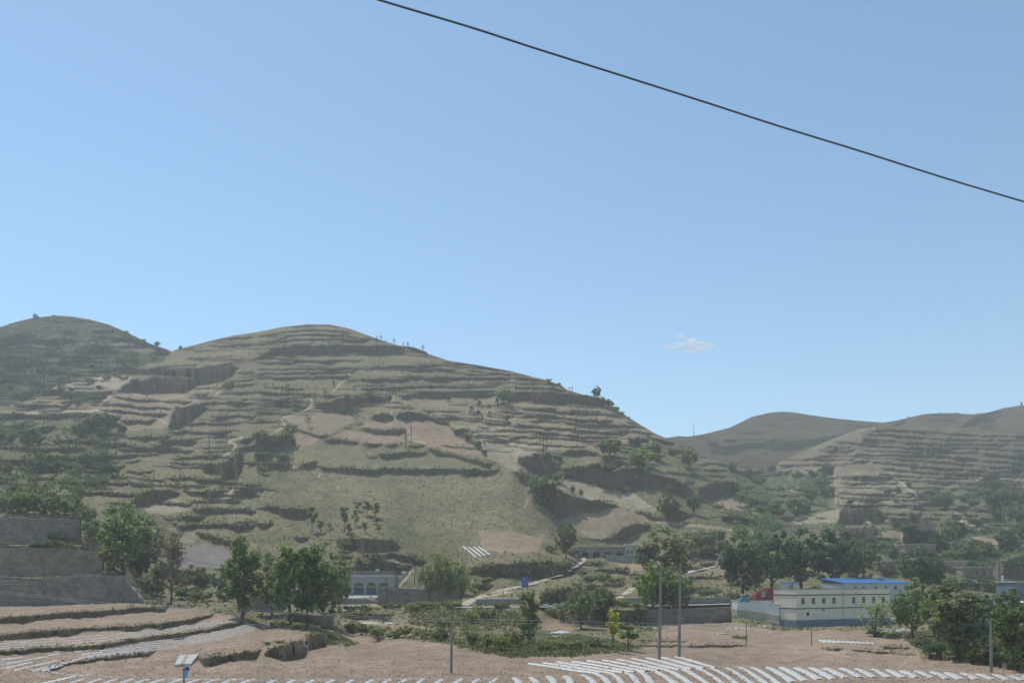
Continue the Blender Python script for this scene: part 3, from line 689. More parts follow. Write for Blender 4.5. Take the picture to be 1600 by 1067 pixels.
# bare and fallow fields
for R, pts, col, k in [
 (R1, [(690,530),(1190,540),(1280,560),(1190,600),(1060,640),(1020,740),(800,760),(720,700),(600,640),(620,590)], TAN, .95),
 (R1, [(170,545),(450,555),(450,600),(170,600)], TAN, .9),(R1, [(-600,615),(600,615),(600,650),(-600,655)], TAN, .8),
 (R1, [(270,520),(520,430),(640,400),(830,430),(700,520)], PALE, .8),(R1, [(700,225),(830,200),(1000,270),(900,290),(760,260)], TAN, .5),(R1, [(1170,500),(1330,470),(1330,520),(1160,530)], TAN, .7),
 (R2, [(180,690),(340,635),(560,650),(620,690),(540,740),(450,790),(380,780),(300,755),(220,720)], TAN, .95),(R2, [(225,765),(400,815),(330,855),(250,855)], PINK, .95),
 (R2, [(480,800),(560,760),(640,765),(750,790),(910,785),(920,830),(780,838),(640,838)], PINK, .95),(R2, [(690,705),(850,700),(920,740),(640,745)], PINK, .95),
 (R2, [(900,720),(1060,695),(1200,750),(1430,930),(1250,905),(1060,870),(950,820),(930,760)], PINK, 1),(R2, [(860,560),(1180,550),(1581,570),(1581,700),(1360,740),(1200,700),(1050,640),(880,640),(720,650),(800,590)], TAN, .6),
 (R2, [(1200,730),(1581,730),(1581,1000),(1440,930),(1340,800)], PALE, .6),(R2, [(1070,900),(1250,930),(1480,975),(1400,995),(700,985),(690,930)], OLIVE, .9),(R2, [(340,880),(600,850),(690,930),(660,985),(380,975)], OLIVE, .9),
 (R2, [(0,300),(100,290),(280,300),(450,290),(900,290),(1100,330),(640,330),(0,340)], TAN, .35),(R2, [(-300,150),(420,110),(640,170),(700,230),(100,250),(-300,320)], TAN, .35),
 (R3, [(-20,280),(560,300),(800,420),(1000,520),(560,560),(300,560),(200,590),(0,640),(-20,680)], TAN, .75),(R3, [(0,520),(200,540),(180,590),(40,600),(20,640),(90,690),(0,680)], PALE, .7),
 (R3, [(320,740),(560,800),(740,825),(900,940),(820,945),(670,905),(400,850),(330,800)], PALE, .75),(R3, [(280,1010),(500,960),(620,920),(760,940),(860,1000),(1000,1010),(1360,1040),(1367,1067),(820,1010),(720,1020),(680,1067),(350,1067)], TAN, 1),
 (R3, [(1180,900),(1330,860),(1480,920),(1560,970),(1300,920)], TAN, .9),(R3, [(1000,480),(1581,340),(1581,480),(1200,530)], TAN, .6),(R3, [(1000,560),(1581,500),(1581,700),(1200,700)], OLIVE, .8),
 (R4, [(430,540),(780,545),(960,740),(430,740)], PALE, .45),(R4, [(0,440),(640,270),(700,400),(600,520),(0,520)], TAN * .62, .6),(R4, [(130,860),(330,790),(445,770),(440,860)], PALE, .7),
 (R4, [(690,910),(840,905),(960,960),(700,960)], TAN, .8),(R4, [(1240,940),(1420,950),(1440,1010),(1290,990)], TAN, .9),(R4, [(1150,520),(1581,590),(1581,615),(1300,580)], PALE, .6),
 (R5, [(690,160),(900,130),(970,180),(900,200),(760,200)], PALE, .7),(R5, [(860,270),(990,270),(990,350),(900,350)], PALE, .4),(R5, [(930,360),(1110,365),(1160,400),(1160,480),(920,475)], (0.2,0.18,0.165), .95),
 (R6, [(1130,285),(1305,295),(1305,395),(1160,395)], PINK, .95),(R7, [(-20,300),(170,320),(130,400),(-20,400)], PINK, .95),(R7, [(240,240),(450,180),(560,175),(700,230),(560,260),(480,330),(330,320)], TAN, .95),
 (R7, [(500,450),(640,420),(680,490),(600,500)], PINK, .8),(R7, [(880,490),(1000,470),(1110,480),(1110,530),(900,525)], TAN, .6),
 (R6, [(400,650),(620,640),(700,680),(440,700)], PALE, .5),(R6, [(450,755),(720,758),(700,775),(430,770)], PALE, .7),(R6, [(680,780),(760,760),(900,765),(930,800),(800,830),(690,820)], PINK, .6),
 (R7, [(130,690),(210,740),(260,770),(400,790),(120,800)], PINK, .8)]:
    field(R, pts, col, k, 0.25)
# the open valley fields in front
PL = [(-420,935),(0,945),(200,942),(262,944),(330,955),(372,965),(412,975),(455,980),(470,985),(500,990),(560,990),(640,998),(700,1006),(740,1018),(800,1026),(900,1024),(960,1019),(1000,1017),(1040,975),(850,972),(1130,968),(1220,985),(1400,985),(1430,1010),(1440,1028),(1500,1030),(1600,1042),(2020,1060),(2020,1500),(-420,1500)]
pm = poly_mask(PL, 1.0); mixc(pm[1], SOIL, 0.96, 0.12, pm[0])
mixc((N_B[pm[0]] - 0.5) * 2 * pm[1], SOIL * 1.25, 0.5, None, pm[0])
field(ID, [(820,985),(900,990),(1010,1010),(960,1018),(900,1024),(800,1026),(700,1000)], GREEN, .85, 1.0)
field(ID, [(1390,985),(1440,985),(1520,975),(2020,980),(2020,1050),(1600,1040),(1500,1026),(1430,1010)], GREEN, .85, 1.0)
field(ID, [(508,985),(530,988),(562,1004),(540,1010),(512,1005)], GREEN*1.1, .9, 1.0)
field(ID, [(340,955),(372,962),(420,975),(520,985),(500,992),(455,980),(400,972)], GREEN, .8, 1.0)
field(R4, [(560,300),(660,262),(1581,285),(3200,340),(3200,640),(1581,590),(1200,560),(980,560),(700,420)], (TAN * .25 + GREEN * .35), .85, .8)
greenbelt = np.zeros_like(RISER)
for pts in ([(700,985),(830,1000),(900,990),(1010,1010),(960,1019),(900,1024),(800,1027),(700,1006),(620,995)],[(1390,985),(1440,985),(1520,975),(2020,980),(2020,1050),(1600,1040),(1500,1026),(1430,1010)],[(508,985),(530,988),(562,1004),(540,1010),(512,1005)],[(340,955),(372,962),(420,975),(520,985),(500,992),(455,980),(400,972)],[(640,945),(740,950),(840,960),(850,985),(700,985),(640,975)]):
    q_ = poly_mask(pts, 1.0); greenbelt[q_[0]] = np.maximum(greenbelt[q_[0]], q_[1])
# banks: bare loess faces with roots and weeds
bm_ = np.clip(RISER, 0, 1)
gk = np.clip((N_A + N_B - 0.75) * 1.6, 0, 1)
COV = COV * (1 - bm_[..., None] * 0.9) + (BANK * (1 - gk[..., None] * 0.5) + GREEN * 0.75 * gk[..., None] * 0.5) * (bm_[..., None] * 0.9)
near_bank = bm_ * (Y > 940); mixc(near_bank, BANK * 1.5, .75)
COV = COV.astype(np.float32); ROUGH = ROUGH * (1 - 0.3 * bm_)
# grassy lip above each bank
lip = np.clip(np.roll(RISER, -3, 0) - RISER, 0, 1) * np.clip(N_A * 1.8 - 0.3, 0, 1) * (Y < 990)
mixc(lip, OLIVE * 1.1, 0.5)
# trodden paths
def trail(R, pts, wpx=2.2, col=PALE * 1.25, k=0.95):
    p = R(pts)
    for (x0, y0), (x1, y1) in zip(p[:-1], p[1:]):
        a, b = int(min(x0, x1) - 6) - U0, int(max(x0, x1) + 7) - U0; c, d = int(min(y0, y1) - 6) - V0, int(max(y0, y1) + 7) - V0
        px_ = X[c:d, a:b] + WX[c:d, a:b] * .4; py_ = Y[c:d, a:b] + WY[c:d, a:b] * .4
        dx, dy = x1 - x0, y1 - y0; t = np.clip(((px_ - x0) * dx + (py_ - y0) * dy) / max(dx*dx + dy*dy, 1e-6), 0, 1)
        dist = np.hypot(px_ - x0 - t * dx, py_ - y0 - t * dy)
        mixc(np.clip(wpx * 0.5 + 0.5 - dist, 0, 1), col, k, 0.1, (slice(c, d), slice(a, b)))
trail(R1, [(690,540),(665,570),(630,590),(612,605),(600,630),(560,645),(450,640),(150,655)], 2.4)
trail(R1, [(640,400),(600,480),(590,510)], 1.8); trail(R1, [(1330,540),(1360,520)], 2)
trail(R1, [(1375,915),(1420,895),(1460,855),(1440,840),(1410,835),(1440,815),(1500,800)], 2.4); trail(R1, [(965,693),(1020,712)], 2)
trail(R2, [(338,570),(345,595),(330,620),(270,655),(170,680),(155,695),(178,720),(170,740),(120,765)], 2.6)
trail(R2, [(840,540),(855,560),(840,580)], 2)
trail(R2, [(840,580),(760,630),(700,680),(640,720),(470,800),(360,850),(230,960)], 1.0, TAN * 1.1, .45)
trail(R2, [(830,650),(850,680),(870,705),(900,715),(940,770),(950,815),(1050,845)], 1.6); trail(R2, [(900,235),(920,265),(925,285)], 2)
trail(R2, [(575,410),(590,430),(525,465),(480,515)], 1.8); trail(R2, [(1200,720),(1380,830),(1440,930)], 1.6); trail(R2, [(215,965),(240,990)], 2)
trail(R3, [(300,785),(370,850),(520,870),(760,935)], 1.6); trail(R3, [(75,925),(100,890),(90,870)], 1.5); trail(R3, [(1160,540),(1200,575)], 2)
trail(R4, [(750,540),(820,610),(900,670),(965,735)], 2.2); trail(R4, [(1160,795),(1205,815),(1190,845),(1260,870),(1310,890),(1295,912)], 3.4)
trail(R4, [(650,265),(660,310),(640,330)], 1.6); trail(R4, [(110,650),(200,670),(220,690)], 1.6); trail(R4, [(600,830),(640,870)], 2); trail(R4, [(415,550),(420,740)], 1.6); trail(R4, [(1240,580),(1300,590)],2)
trail(R5, [(1170,100),(1190,78)], 1.8); trail(R5, [(640,575),(670,610),(740,650)], 2.2); trail(R5, [(0,362),(120,362)], 2)
trail(R6, [(550,400),(590,425),(700,450),(800,465),(800,500)], 2); trail(R6, [(320,15),(330,0)], 3); trail(R6, [(700,600),(760,540),(800,480)], 2.4)
trail(R6, [(1060,670),(1130,630),(1305,600)], 2.2); trail(R8, [(780,860),(760,900),(700,960),(640,1010)], 2, SOIL*1.3, .6)

# ------------------------------------------------------------------ build the land
def land(cols, vtop, vbot_rows, Lmap, cov, rough, namer, back=((5,.3),(14,.4),(30,.5),(60,.5),(110,.5),(180,.5))):
    """sheet of ground over the survey columns, with the far slope behind the crest"""
    nb = len(back); nr = vbot_rows.shape[0]
    rows = np.empty((nr, len(cols)), np.float32)
    mid = vbot_rows
    rows[:] = vtop[None] + (mid[:, None] if mid.ndim == 1 else mid)
    uu_ = np.repeat(cols[None], nr, 0).astype(np.float32)
    d = np.exp(bil(Lmap, uu_ - U0, rows - V0))
    x = (uu_ - CU) / F * d; z = CAMZ + (CV - rows) / F * d
    cv_ = bil(cov, uu_ - U0, rows - V0); rg_ = bil(rough, uu_ - U0, rows - V0)
    # behind the crest
    bx, by, bz = [], [], []
    for dd, s in back:
        d2 = d[0] + dd; bx.append((cols - CU) / F * d2); by.append(d2); bz.append(z[0] - dd * s - 0.3)
    x = np.vstack([np.array(bx[::-1]), x]); y = np.vstack([np.array(by[::-1]), d]); z = np.vstack([np.array(bz[::-1]), z])
    cv_ = np.concatenate([np.repeat(cv_[:1], nb, 0), cv_]); rg_ = np.concatenate([np.repeat(rg_[:1], nb, 0), rg_])
    rows = np.vstack([np.repeat(rows[:1] - 1, nb, 0), rows]); uu_ = np.vstack([np.repeat(uu_[:1], nb, 0), uu_])
    H, Wd = x.shape
    idx = np.arange(H * Wd).reshape(H, Wd)
    faces = np.stack([idx[1:, :-1], idx[1:, 1:], idx[:-1, 1:], idx[:-1, :-1]], -1).reshape(-1, 4)
    fu = uu_[:-1, :-1].ravel(); fv = rows[:-1, :-1].ravel()
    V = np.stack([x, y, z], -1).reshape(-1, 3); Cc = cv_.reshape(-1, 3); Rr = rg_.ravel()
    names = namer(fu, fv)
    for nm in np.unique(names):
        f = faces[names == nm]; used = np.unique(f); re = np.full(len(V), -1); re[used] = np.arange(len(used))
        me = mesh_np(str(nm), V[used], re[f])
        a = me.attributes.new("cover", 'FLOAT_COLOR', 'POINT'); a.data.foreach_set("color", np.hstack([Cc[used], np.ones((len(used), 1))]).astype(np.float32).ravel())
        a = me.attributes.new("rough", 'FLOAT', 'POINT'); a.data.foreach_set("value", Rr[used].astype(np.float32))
        me.polygons.foreach_set("use_smooth", np.ones(len(f), bool))
        yield obj(str(nm), me, M['terrain'])

cols = np.concatenate([np.arange(U0, -24, 10.0), np.arange(-24, 1624, 2.0), np.arange(1624, U1 - 2, 10.0)])
vt = np.interp(cols, *zip(*SIL))
NR = 440
t = np.linspace(0, 1, NR)
near = np.concatenate([np.arange(1072, 1110, 4), np.arange(1110, 1240, 10), np.arange(1240, 1500, 28)]).astype(np.float32)
rows = np.vstack([(1068 - vt)[None] * t[:, None], near[:, None] - vt[None]])
SPLIT = [(-420,805),(128,805),(160,850),(240,885),(500,890),(620,895),(760,905),(900,890),(1140,880),(1300,890),(1600,905),(2020,905)]
def names_main(fu, fv):
    gl = fv > np.interp(fu, *zip(*SPLIT))
    left = fv < np.interp(fu, [-420, 0, 170, 268, 269], [760, 660, 615, 549, 0])
    right = fv < np.interp(fu, [1039, 1040, 1100, 1180, 1260, 1420, 2020], [0, 690, 760, 830, 880, 905, 905])
    return np.where(gl, "ground", np.where(left, "hill_dark_terraced", np.where(right & (fu > 1040), "hill_benched", "hill_terraced")))
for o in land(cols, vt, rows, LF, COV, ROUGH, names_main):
    tag(o, kind='structure')
    o.name = {"ground": "ground"}.get(o.name, "hill")

# the smooth hills farther back on the right
cb = np.arange(900, U1 - 2, 3.0); vb = np.interp(cb, *zip(*SIL_BACK))
Lb = np.interp(Y, BACK_ROWS, np.log(BACK_D)).astype(np.float32)
RISER_K = RISER; RISER = np.zeros_like(RISER_K)
banks(R4, S1, [([(-300,380),(0,352),(150,347),(300,327),(450,307),(520,297)],36),([(760,252),(800,237),(860,215)],14)])
cliffs(R4, [[(1190,272),(1230,222),(1300,192),(1372,178),(1290,230),(1250,272)]])
for k in range(60):
    x = rr.uniform(-600, 1500); y = rr.uniform(160, 420); ln_ = rr.uniform(80, 260); stamp(band_mask(R4([(x, y), (x + ln_, y + rr.uniform(-8, 8))]), rr.uniform(7, 12) * S1), .9)
COVB = np.zeros_like(COV); COVB[:] = GRASS * .42; ROUGHB = np.ones_like(ROUGH) * .6
m_ = np.clip(N_C * 2 - .9, 0, 1)[..., None]; COVB = COVB * (1 - m_ * .4) + TAN * .45 * m_ * .4
COVB = (COVB * (1 - RISER[..., None] * .85) + (GREEN * 0.8) * RISER[..., None] * .85).astype(np.float32)
gb = np.zeros_like(Lb); gb[:-1] = Lb[:-1] - Lb[1:]
wb = 1 - .85 * RISER
lump = np.exp(-((X - 1470) / 70) ** 2) * 30 + np.exp(-((X - 1620) / 60) ** 2) * 45 - np.exp(-((X - 1530) / 22) ** 2) * -25
Lb2 = np.log(np.exp(stand(settle(Lb, gb, wb), RISER)) - lump * (Y < 700) + (noise2(30, 8, 41) - .5) * 4)
rowsb = (np.maximum(795 - vb, 20))[None] * np.linspace(0, 1, 110)[:, None]
for o in land(cb, vb, rowsb, np.minimum.accumulate(Lb2, 0).astype(np.float32), COVB, ROUGHB, lambda fu, fv: np.full(fu.shape, "hill_back")):
    o.name = "hill"; tag(o, kind='structure')
RISER_B, RISER = RISER, RISER_K
# ------------------------------------------------------------------ words that single out each shrub
LAND = [(60,806,"uppermost grey brick wall"),(80,880,"middle brick wall"),(100,925,"lowest brick wall"),(195,850,"large bushy tree by the walls"),(267,900,"bare brown tree"),(379,910,"tree with pale glinting leaves"),(480,920,"roadside tree row"),(511,972,"brick stub"),(575,915,"arched white cave house"),(655,932,"long brown brick wall"),(698,905,"feathery willows"),(745,861,"tiny striped slope plot"),(800,850,"pinkish lower terrace"),(820,908,"blue billboard"),(826,970,"narrow tree below the billboard"),(860,916,"curving pale lane"),(910,950,"round small tree by the road wall"),(957,980,"yellow sapling"),(940,862,"brown earthen cave house"),(990,858,"small white cave house"),(1038,870,"round grey green tree"),(1045,930,"two tall poles"),(1000,962,"road retaining wall"),(1130,873,"little white arched house"),(1175,955,"plastered yard wall"),(1190,928,"red truck"),(1240,870,"dark grove"),(1300,950,"cream building"),(1365,911,"blue sheet roof"),(1440,890,"tree at the blue roof's end"),(1427,950,"olive tree by the rubble"),(1499,970,"tall grey green field edge tree"),(1549,1010,"slim right pole"),(1583,980,"thick trunked margin tree"),(1528,893,"long dark brown house"),(1490,886,"mud brick house"),(1590,920,"grey margin house"),(1582,950,"bluish shed"),(1585,880,"dark earth wall"),(1438,858,"low brown house"),(1340,835,"old earth house"),(1430,836,"pale concrete ramp"),(1510,820,"winding right path"),(1480,790,"dark tree by the winding path"),(1370,740,"light stepped benches"),(1440,760,"straight path down the benches"),(1480,700,"right hill's long benches"),(1200,660,"far smooth hill"),(1290,745,"tree at the benches' left edge"),(1285,808,"pale cut bank"),(1010,712,"ledge trees over the ravine"),(1050,735,"leaning ravine tree"),(1145,735,"lone round slope tree"),(1120,770,"dark ravine bank"),(960,775,"long pale sloping field"),(950,820,"lower tan field"),(848,770,"gully tree"),(1044,795,"tree shading the pale field"),(851,697,"pair of dark terrace poles"),(932,615,"lone skyline tree"),(860,600,"hill's right shoulder"),(640,685,"twin hill poles"),(680,690,"large pinkish field"),(560,680,"small pinkish fields"),(510,660,"tan field with the footpath"),(640,740,"long dark bank"),(440,700,"shrubby hollow"),(540,625,"dark scar under the hilltop terraces"),(500,550,"long scar below the hilltop"),(490,508,"main hilltop"),(650,545,"skyline step"),(530,800,"young tree plantation"),(610,830,"broken bank above the plantation"),(340,730,"dark rounded scar"),(325,695,"crossarm pole on the left"),(275,585,"big dark scar on the left"),(230,635,"four tan terrace steps"),(290,660,"dark slanted scar"),(160,590,"pale rough patch"),(160,632,"zigzag left path"),(85,500,"dark left hilltop"),(240,535,"dark hill's right shoulder"),(60,545,"dark hill's upper scar"),(10,570,"dark hill's left scar"),(60,650,"long tan terrace on the left"),(160,670,"leafy knoll under the tan steps"),(40,700,"leafy hollow at the left margin"),(110,720,"stepped scrub above the walls"),(265,780,"grey stone faced slope"),(300,850,"grey sloping plot"),(620,965,"stony bank"),(720,985,"weedy bank by the field pole"),(560,990,"green verge by the field"),(450,1005,"ragged earth cutting")]
USED = {}
LEAFW = {'leaf_mid': "mid green", 'leaf_dark': "dark green", 'leaf_blue': "bluish green", 'leaf_grey': "greyish", 'leaf_bright': "bright green", 'leaf_willow': "yellowish green", 'leaf_brown': "brownish", 'leaf_yellow': "yellow"}
SIZES = [(12, "tiny"), (18, "small"), (24, "middling"), (32, "large"), (999, "very large")]
def name_it(u, v, h, wd, leaf, noun, group):
    shape = "wide low" if wd > 1.9 * h else ("upright" if h > 1.05 * wd else "rounded")
    size = next(w for lim, w in SIZES if max(h, wd * .6) < lim)
    near = sorted(LAND, key=lambda l: (l[0] - u) ** 2 + ((l[1] - v + h * .4) * 1.3) ** 2)[:4]
    for q in range(8):
        l = near[q // 2]; du, dv = u - l[0], (v - h * .4) - l[1]
        rels = [("right of" if du > 0 else "left of", abs(du)), ("below" if dv > 0 else "above", abs(dv) * 1.6)]
        rels.sort(key=lambda r: -r[1]); rel = rels[q % 2][0]
        if math.hypot(du, dv) < 14 and q % 2 == 0: rel = "beside"
        lab = f"{size} {shape} {LEAFW[leaf]} {noun} {rel} the {l[2]}"
        if lab not in USED: break
    USED.setdefault(lab, group)
    return lab
# ------------------------------------------------------------------ plants: prototypes one metre tall, copied and scaled
def leaves_mesh(name, C, size, rng, droop=0.0, flat=0.35):
    """one small folded diamond per leaf cluster"""
    n = len(C)
    a = rng.normal(size=(n, 3)); a[:, 2] *= flat; a[:, 2] -= droop
    a /= np.linalg.norm(a, axis=1, keepdims=True)
    b = rng.normal(size=(n, 3)); b -= (b * a).sum(1, keepdims=True) * a; b /= np.linalg.norm(b, axis=1, keepdims=True)
    c = np.cross(a, b)
    s = size * rng.uniform(0.6, 1.35, (n, 1)); w = s * rng.uniform(0.45, 0.8, (n, 1)); h = s * 0.22
    V = np.stack([C - a * s, C + b * w + c * h, C + a * s, C - b * w + c * h], 1).reshape(-1, 3)
    i = np.arange(n)[:, None] * 4
    F = np.concatenate([i + np.array([[0, 1, 2]]), i + np.array([[0, 2, 3]])], 0)
    return mesh_np(name, V, None, F)

def proto(kind, seed):
    rng = np.random.default_rng(seed); r = random.Random(seed)
    mb = MB(); clumps = []
    if kind == 'broad':   env = (0.43, 0.56, 0.44); nl, cl, ls, cr = 92, 46, 0.030, 0.085; forks = 7; tr = 0.026; fork0 = 0.16
    elif kind == 'tall':  env = (0.25, 0.54, 0.46); nl, cl, ls, cr = 80, 48, 0.027, 0.07; forks = 7; tr = 0.020; fork0 = 0.12
    elif kind == 'willow':env = (0.40, 0.62, 0.36); nl, cl, ls, cr = 84, 44, 0.024, 0.075; forks = 8; tr = 0.030; fork0 = 0.22
    elif kind == 'sparse':env = (0.28, 0.62, 0.37); nl, cl, ls, cr = 40, 16, 0.022, 0.08; forks = 10; tr = 0.018; fork0 = 0.2
    elif kind == 'sapling':env = (0.20, 0.60, 0.38); nl, cl, ls, cr = 22, 26, 0.045, 0.075; forks = 5; tr = 0.018; fork0 = 0.2
    elif kind == 'bush':  env = (0.66, 0.46, 0.50); nl, cl, ls, cr = 46, 40, 0.062, 0.17; forks = 7; tr = 0.022; fork0 = 0.0
    elif kind == 'conifer':env = (0.26, 0.5, 0.5); nl, cl, ls, cr = 40, 30, 0.045, 0.06; forks = 0; tr = 0.03; fork0 = 0.1
    # trunk and limbs
    lean = (r.uniform(-.05, .05), r.uniform(-.05, .05))
    top = 0.9 if kind in ('tall', 'conifer', 'sapling', 'sparse') else (0.62 if kind != 'bush' else 0.35)
    tp = [(lean[0] * t + r.uniform(-.012, .012) * (t > 0), lean[1] * t + r.uniform(-.012, .012) * (t > 0), -0.04 + (top + 0.04) * t) for t in np.linspace(0, 1, 6)]
    mb.tube(tp, [tr * (1.25 - t * 1.1) for t in np.linspace(0, 1, 6)], 7)
    for k in range(forks):
        t0 = fork0 + (top - fork0) * 0.75 * (k + r.random() * .6) / max(forks, 1)
        an = k * 2.4 + r.uniform(-.4, .4)
        base = Vector(tp[0]).lerp(Vector(tp[-1]), min(1, max(0, t0 / top)))
        reach = env[0] * r.uniform(0.6, 0.95); up = r.uniform(.15, .34) if kind != 'bush' else r.uniform(.3, .6)
        if kind in ('tall', 'sapling', 'sparse'): up = r.uniform(.18, .34)
        tip = base + Vector((math.cos(an) * reach, math.sin(an) * reach, up)); tip.z = min(tip.z, 0.93)
        mid = base.lerp(tip, .5) + Vector((0, 0, -.03))
        mb.tube([base, mid, tip], [tr * .55, tr * .38, tr * .14], 5, cap=False)
        clumps += [tip, base.lerp(tip, .7)]
        for q in range(3):
            t2 = mid.lerp(tip, r.random()) ; e2 = t2 + Vector((r.uniform(-1, 1), r.uniform(-1, 1), r.uniform(.1, 1))) * env[0] * .42
            mb.tube([t2, e2], [tr * .24, tr * .09], 4, cap=False); clumps.append(e2)
    # crown: uneven clumps inside the envelope, fewer at its core, gaps left open
    C = []
    while len(clumps) < nl:
        p = rng.normal(size=3); p /= np.linalg.norm(p); p *= rng.uniform(0.2, 1.0) ** 0.55
        q = Vector((p[0] * env[0], p[1] * env[0], env[1] + p[2] * env[2]))
        if kind == 'conifer':
            h = rng.uniform(0.1, 0.98); rad = (1 - h) * 0.27 + .02; aa = rng.uniform(0, 6.28); q = Vector((math.cos(aa) * rad, math.sin(aa) * rad, h))
        if kind == 'broad' and q.z < 0.2 and rng.random() < .6: continue
        clumps.append(q)
    holes = [rng.normal(size=3) * np.array([env[0], env[0], env[2]]) * .7 + np.array([0, 0, env[1]]) for _ in range(3)]
    for c in clumps:
        rad = cr * rng.uniform(0.6, 1.4)
        n = int(cl * rng.uniform(.6, 1.3))
        d = rng.normal(size=(n, 3)); d /= np.linalg.norm(d, axis=1, keepdims=True); d *= (rng.uniform(0, 1, (n, 1)) ** .45) * rad
        d[:, 2] *= 0.75
        pts = np.array(c) + d
        if kind == 'willow':
            pts[:, 2] -= np.abs(rng.normal(size=n)) * .085
        C.append(pts)
    C = np.concatenate(C)
    for h in holes:
        C = C[np.linalg.norm(C - h, axis=1) > env[0] * .2]
    C = C[C[:, 2] > 0.02]
    return {'trunk': mb.mesh("trunk"), 'crown': leaves_mesh("crown", C, ls, rng, droop=0.9 if kind == 'willow' else 0.0)}
NOMW = {'broad': .92, 'tall': .56, 'willow': .88, 'sparse': .62, 'sapling': .46, 'bush': 1.45, 'conifer': .52}
PROTO = {k: [proto(k, 100 * i + s) for s in range(cnt)] for i, (k, cnt) in enumerate([('broad', 4), ('tall', 3), ('willow', 2), ('sparse', 2), ('sapling', 3), ('bush', 4), ('conifer', 2)])}
for k in PROTO:
    for p in PROTO[k]:
        p['trunk'].materials.append(M['bark']); p['crown'].materials.append(M['leaf_mid'])
PRND = random.Random(21)
def plant(name, kind, u, v, hpx, wpx, leaf, label, group=None, d=None, cat=None, variant=None, bark=None, parts=True):
    """a tree or shrub standing on the land at photo spot (u, v), hpx by wpx photo pixels in size"""
    p = W_at(u, v, d) if d else G_at(u, v); s = hpx * px(p.y)
    pr = PROTO[kind][PRND.randrange(len(PROTO[kind])) if variant is None else variant]
    root = empty(name, p - Vector((0, 0, 0.02 * s)), PRND.uniform(0, 6.28))
    k = wpx / hpx / NOMW[kind]
    root.scale = (s * k, s * k * PRND.uniform(.9, 1.1), s)
    tag(root, label, cat or ("shrub" if kind == 'bush' else "tree"), group)
    for part in (('trunk', 'crown') if kind != 'bush' else ('stem', 'foliage')):
        me = pr['trunk' if part in ('trunk', 'stem') else 'crown']
        o = bpy.data.objects.new(part, me); COL.objects.link(o); o.parent = root
        o.material_slots[0].link = 'OBJECT'
        o.material_slots[0].material = (bark or M['bark']) if part in ('trunk', 'stem') else M[leaf]
    return root

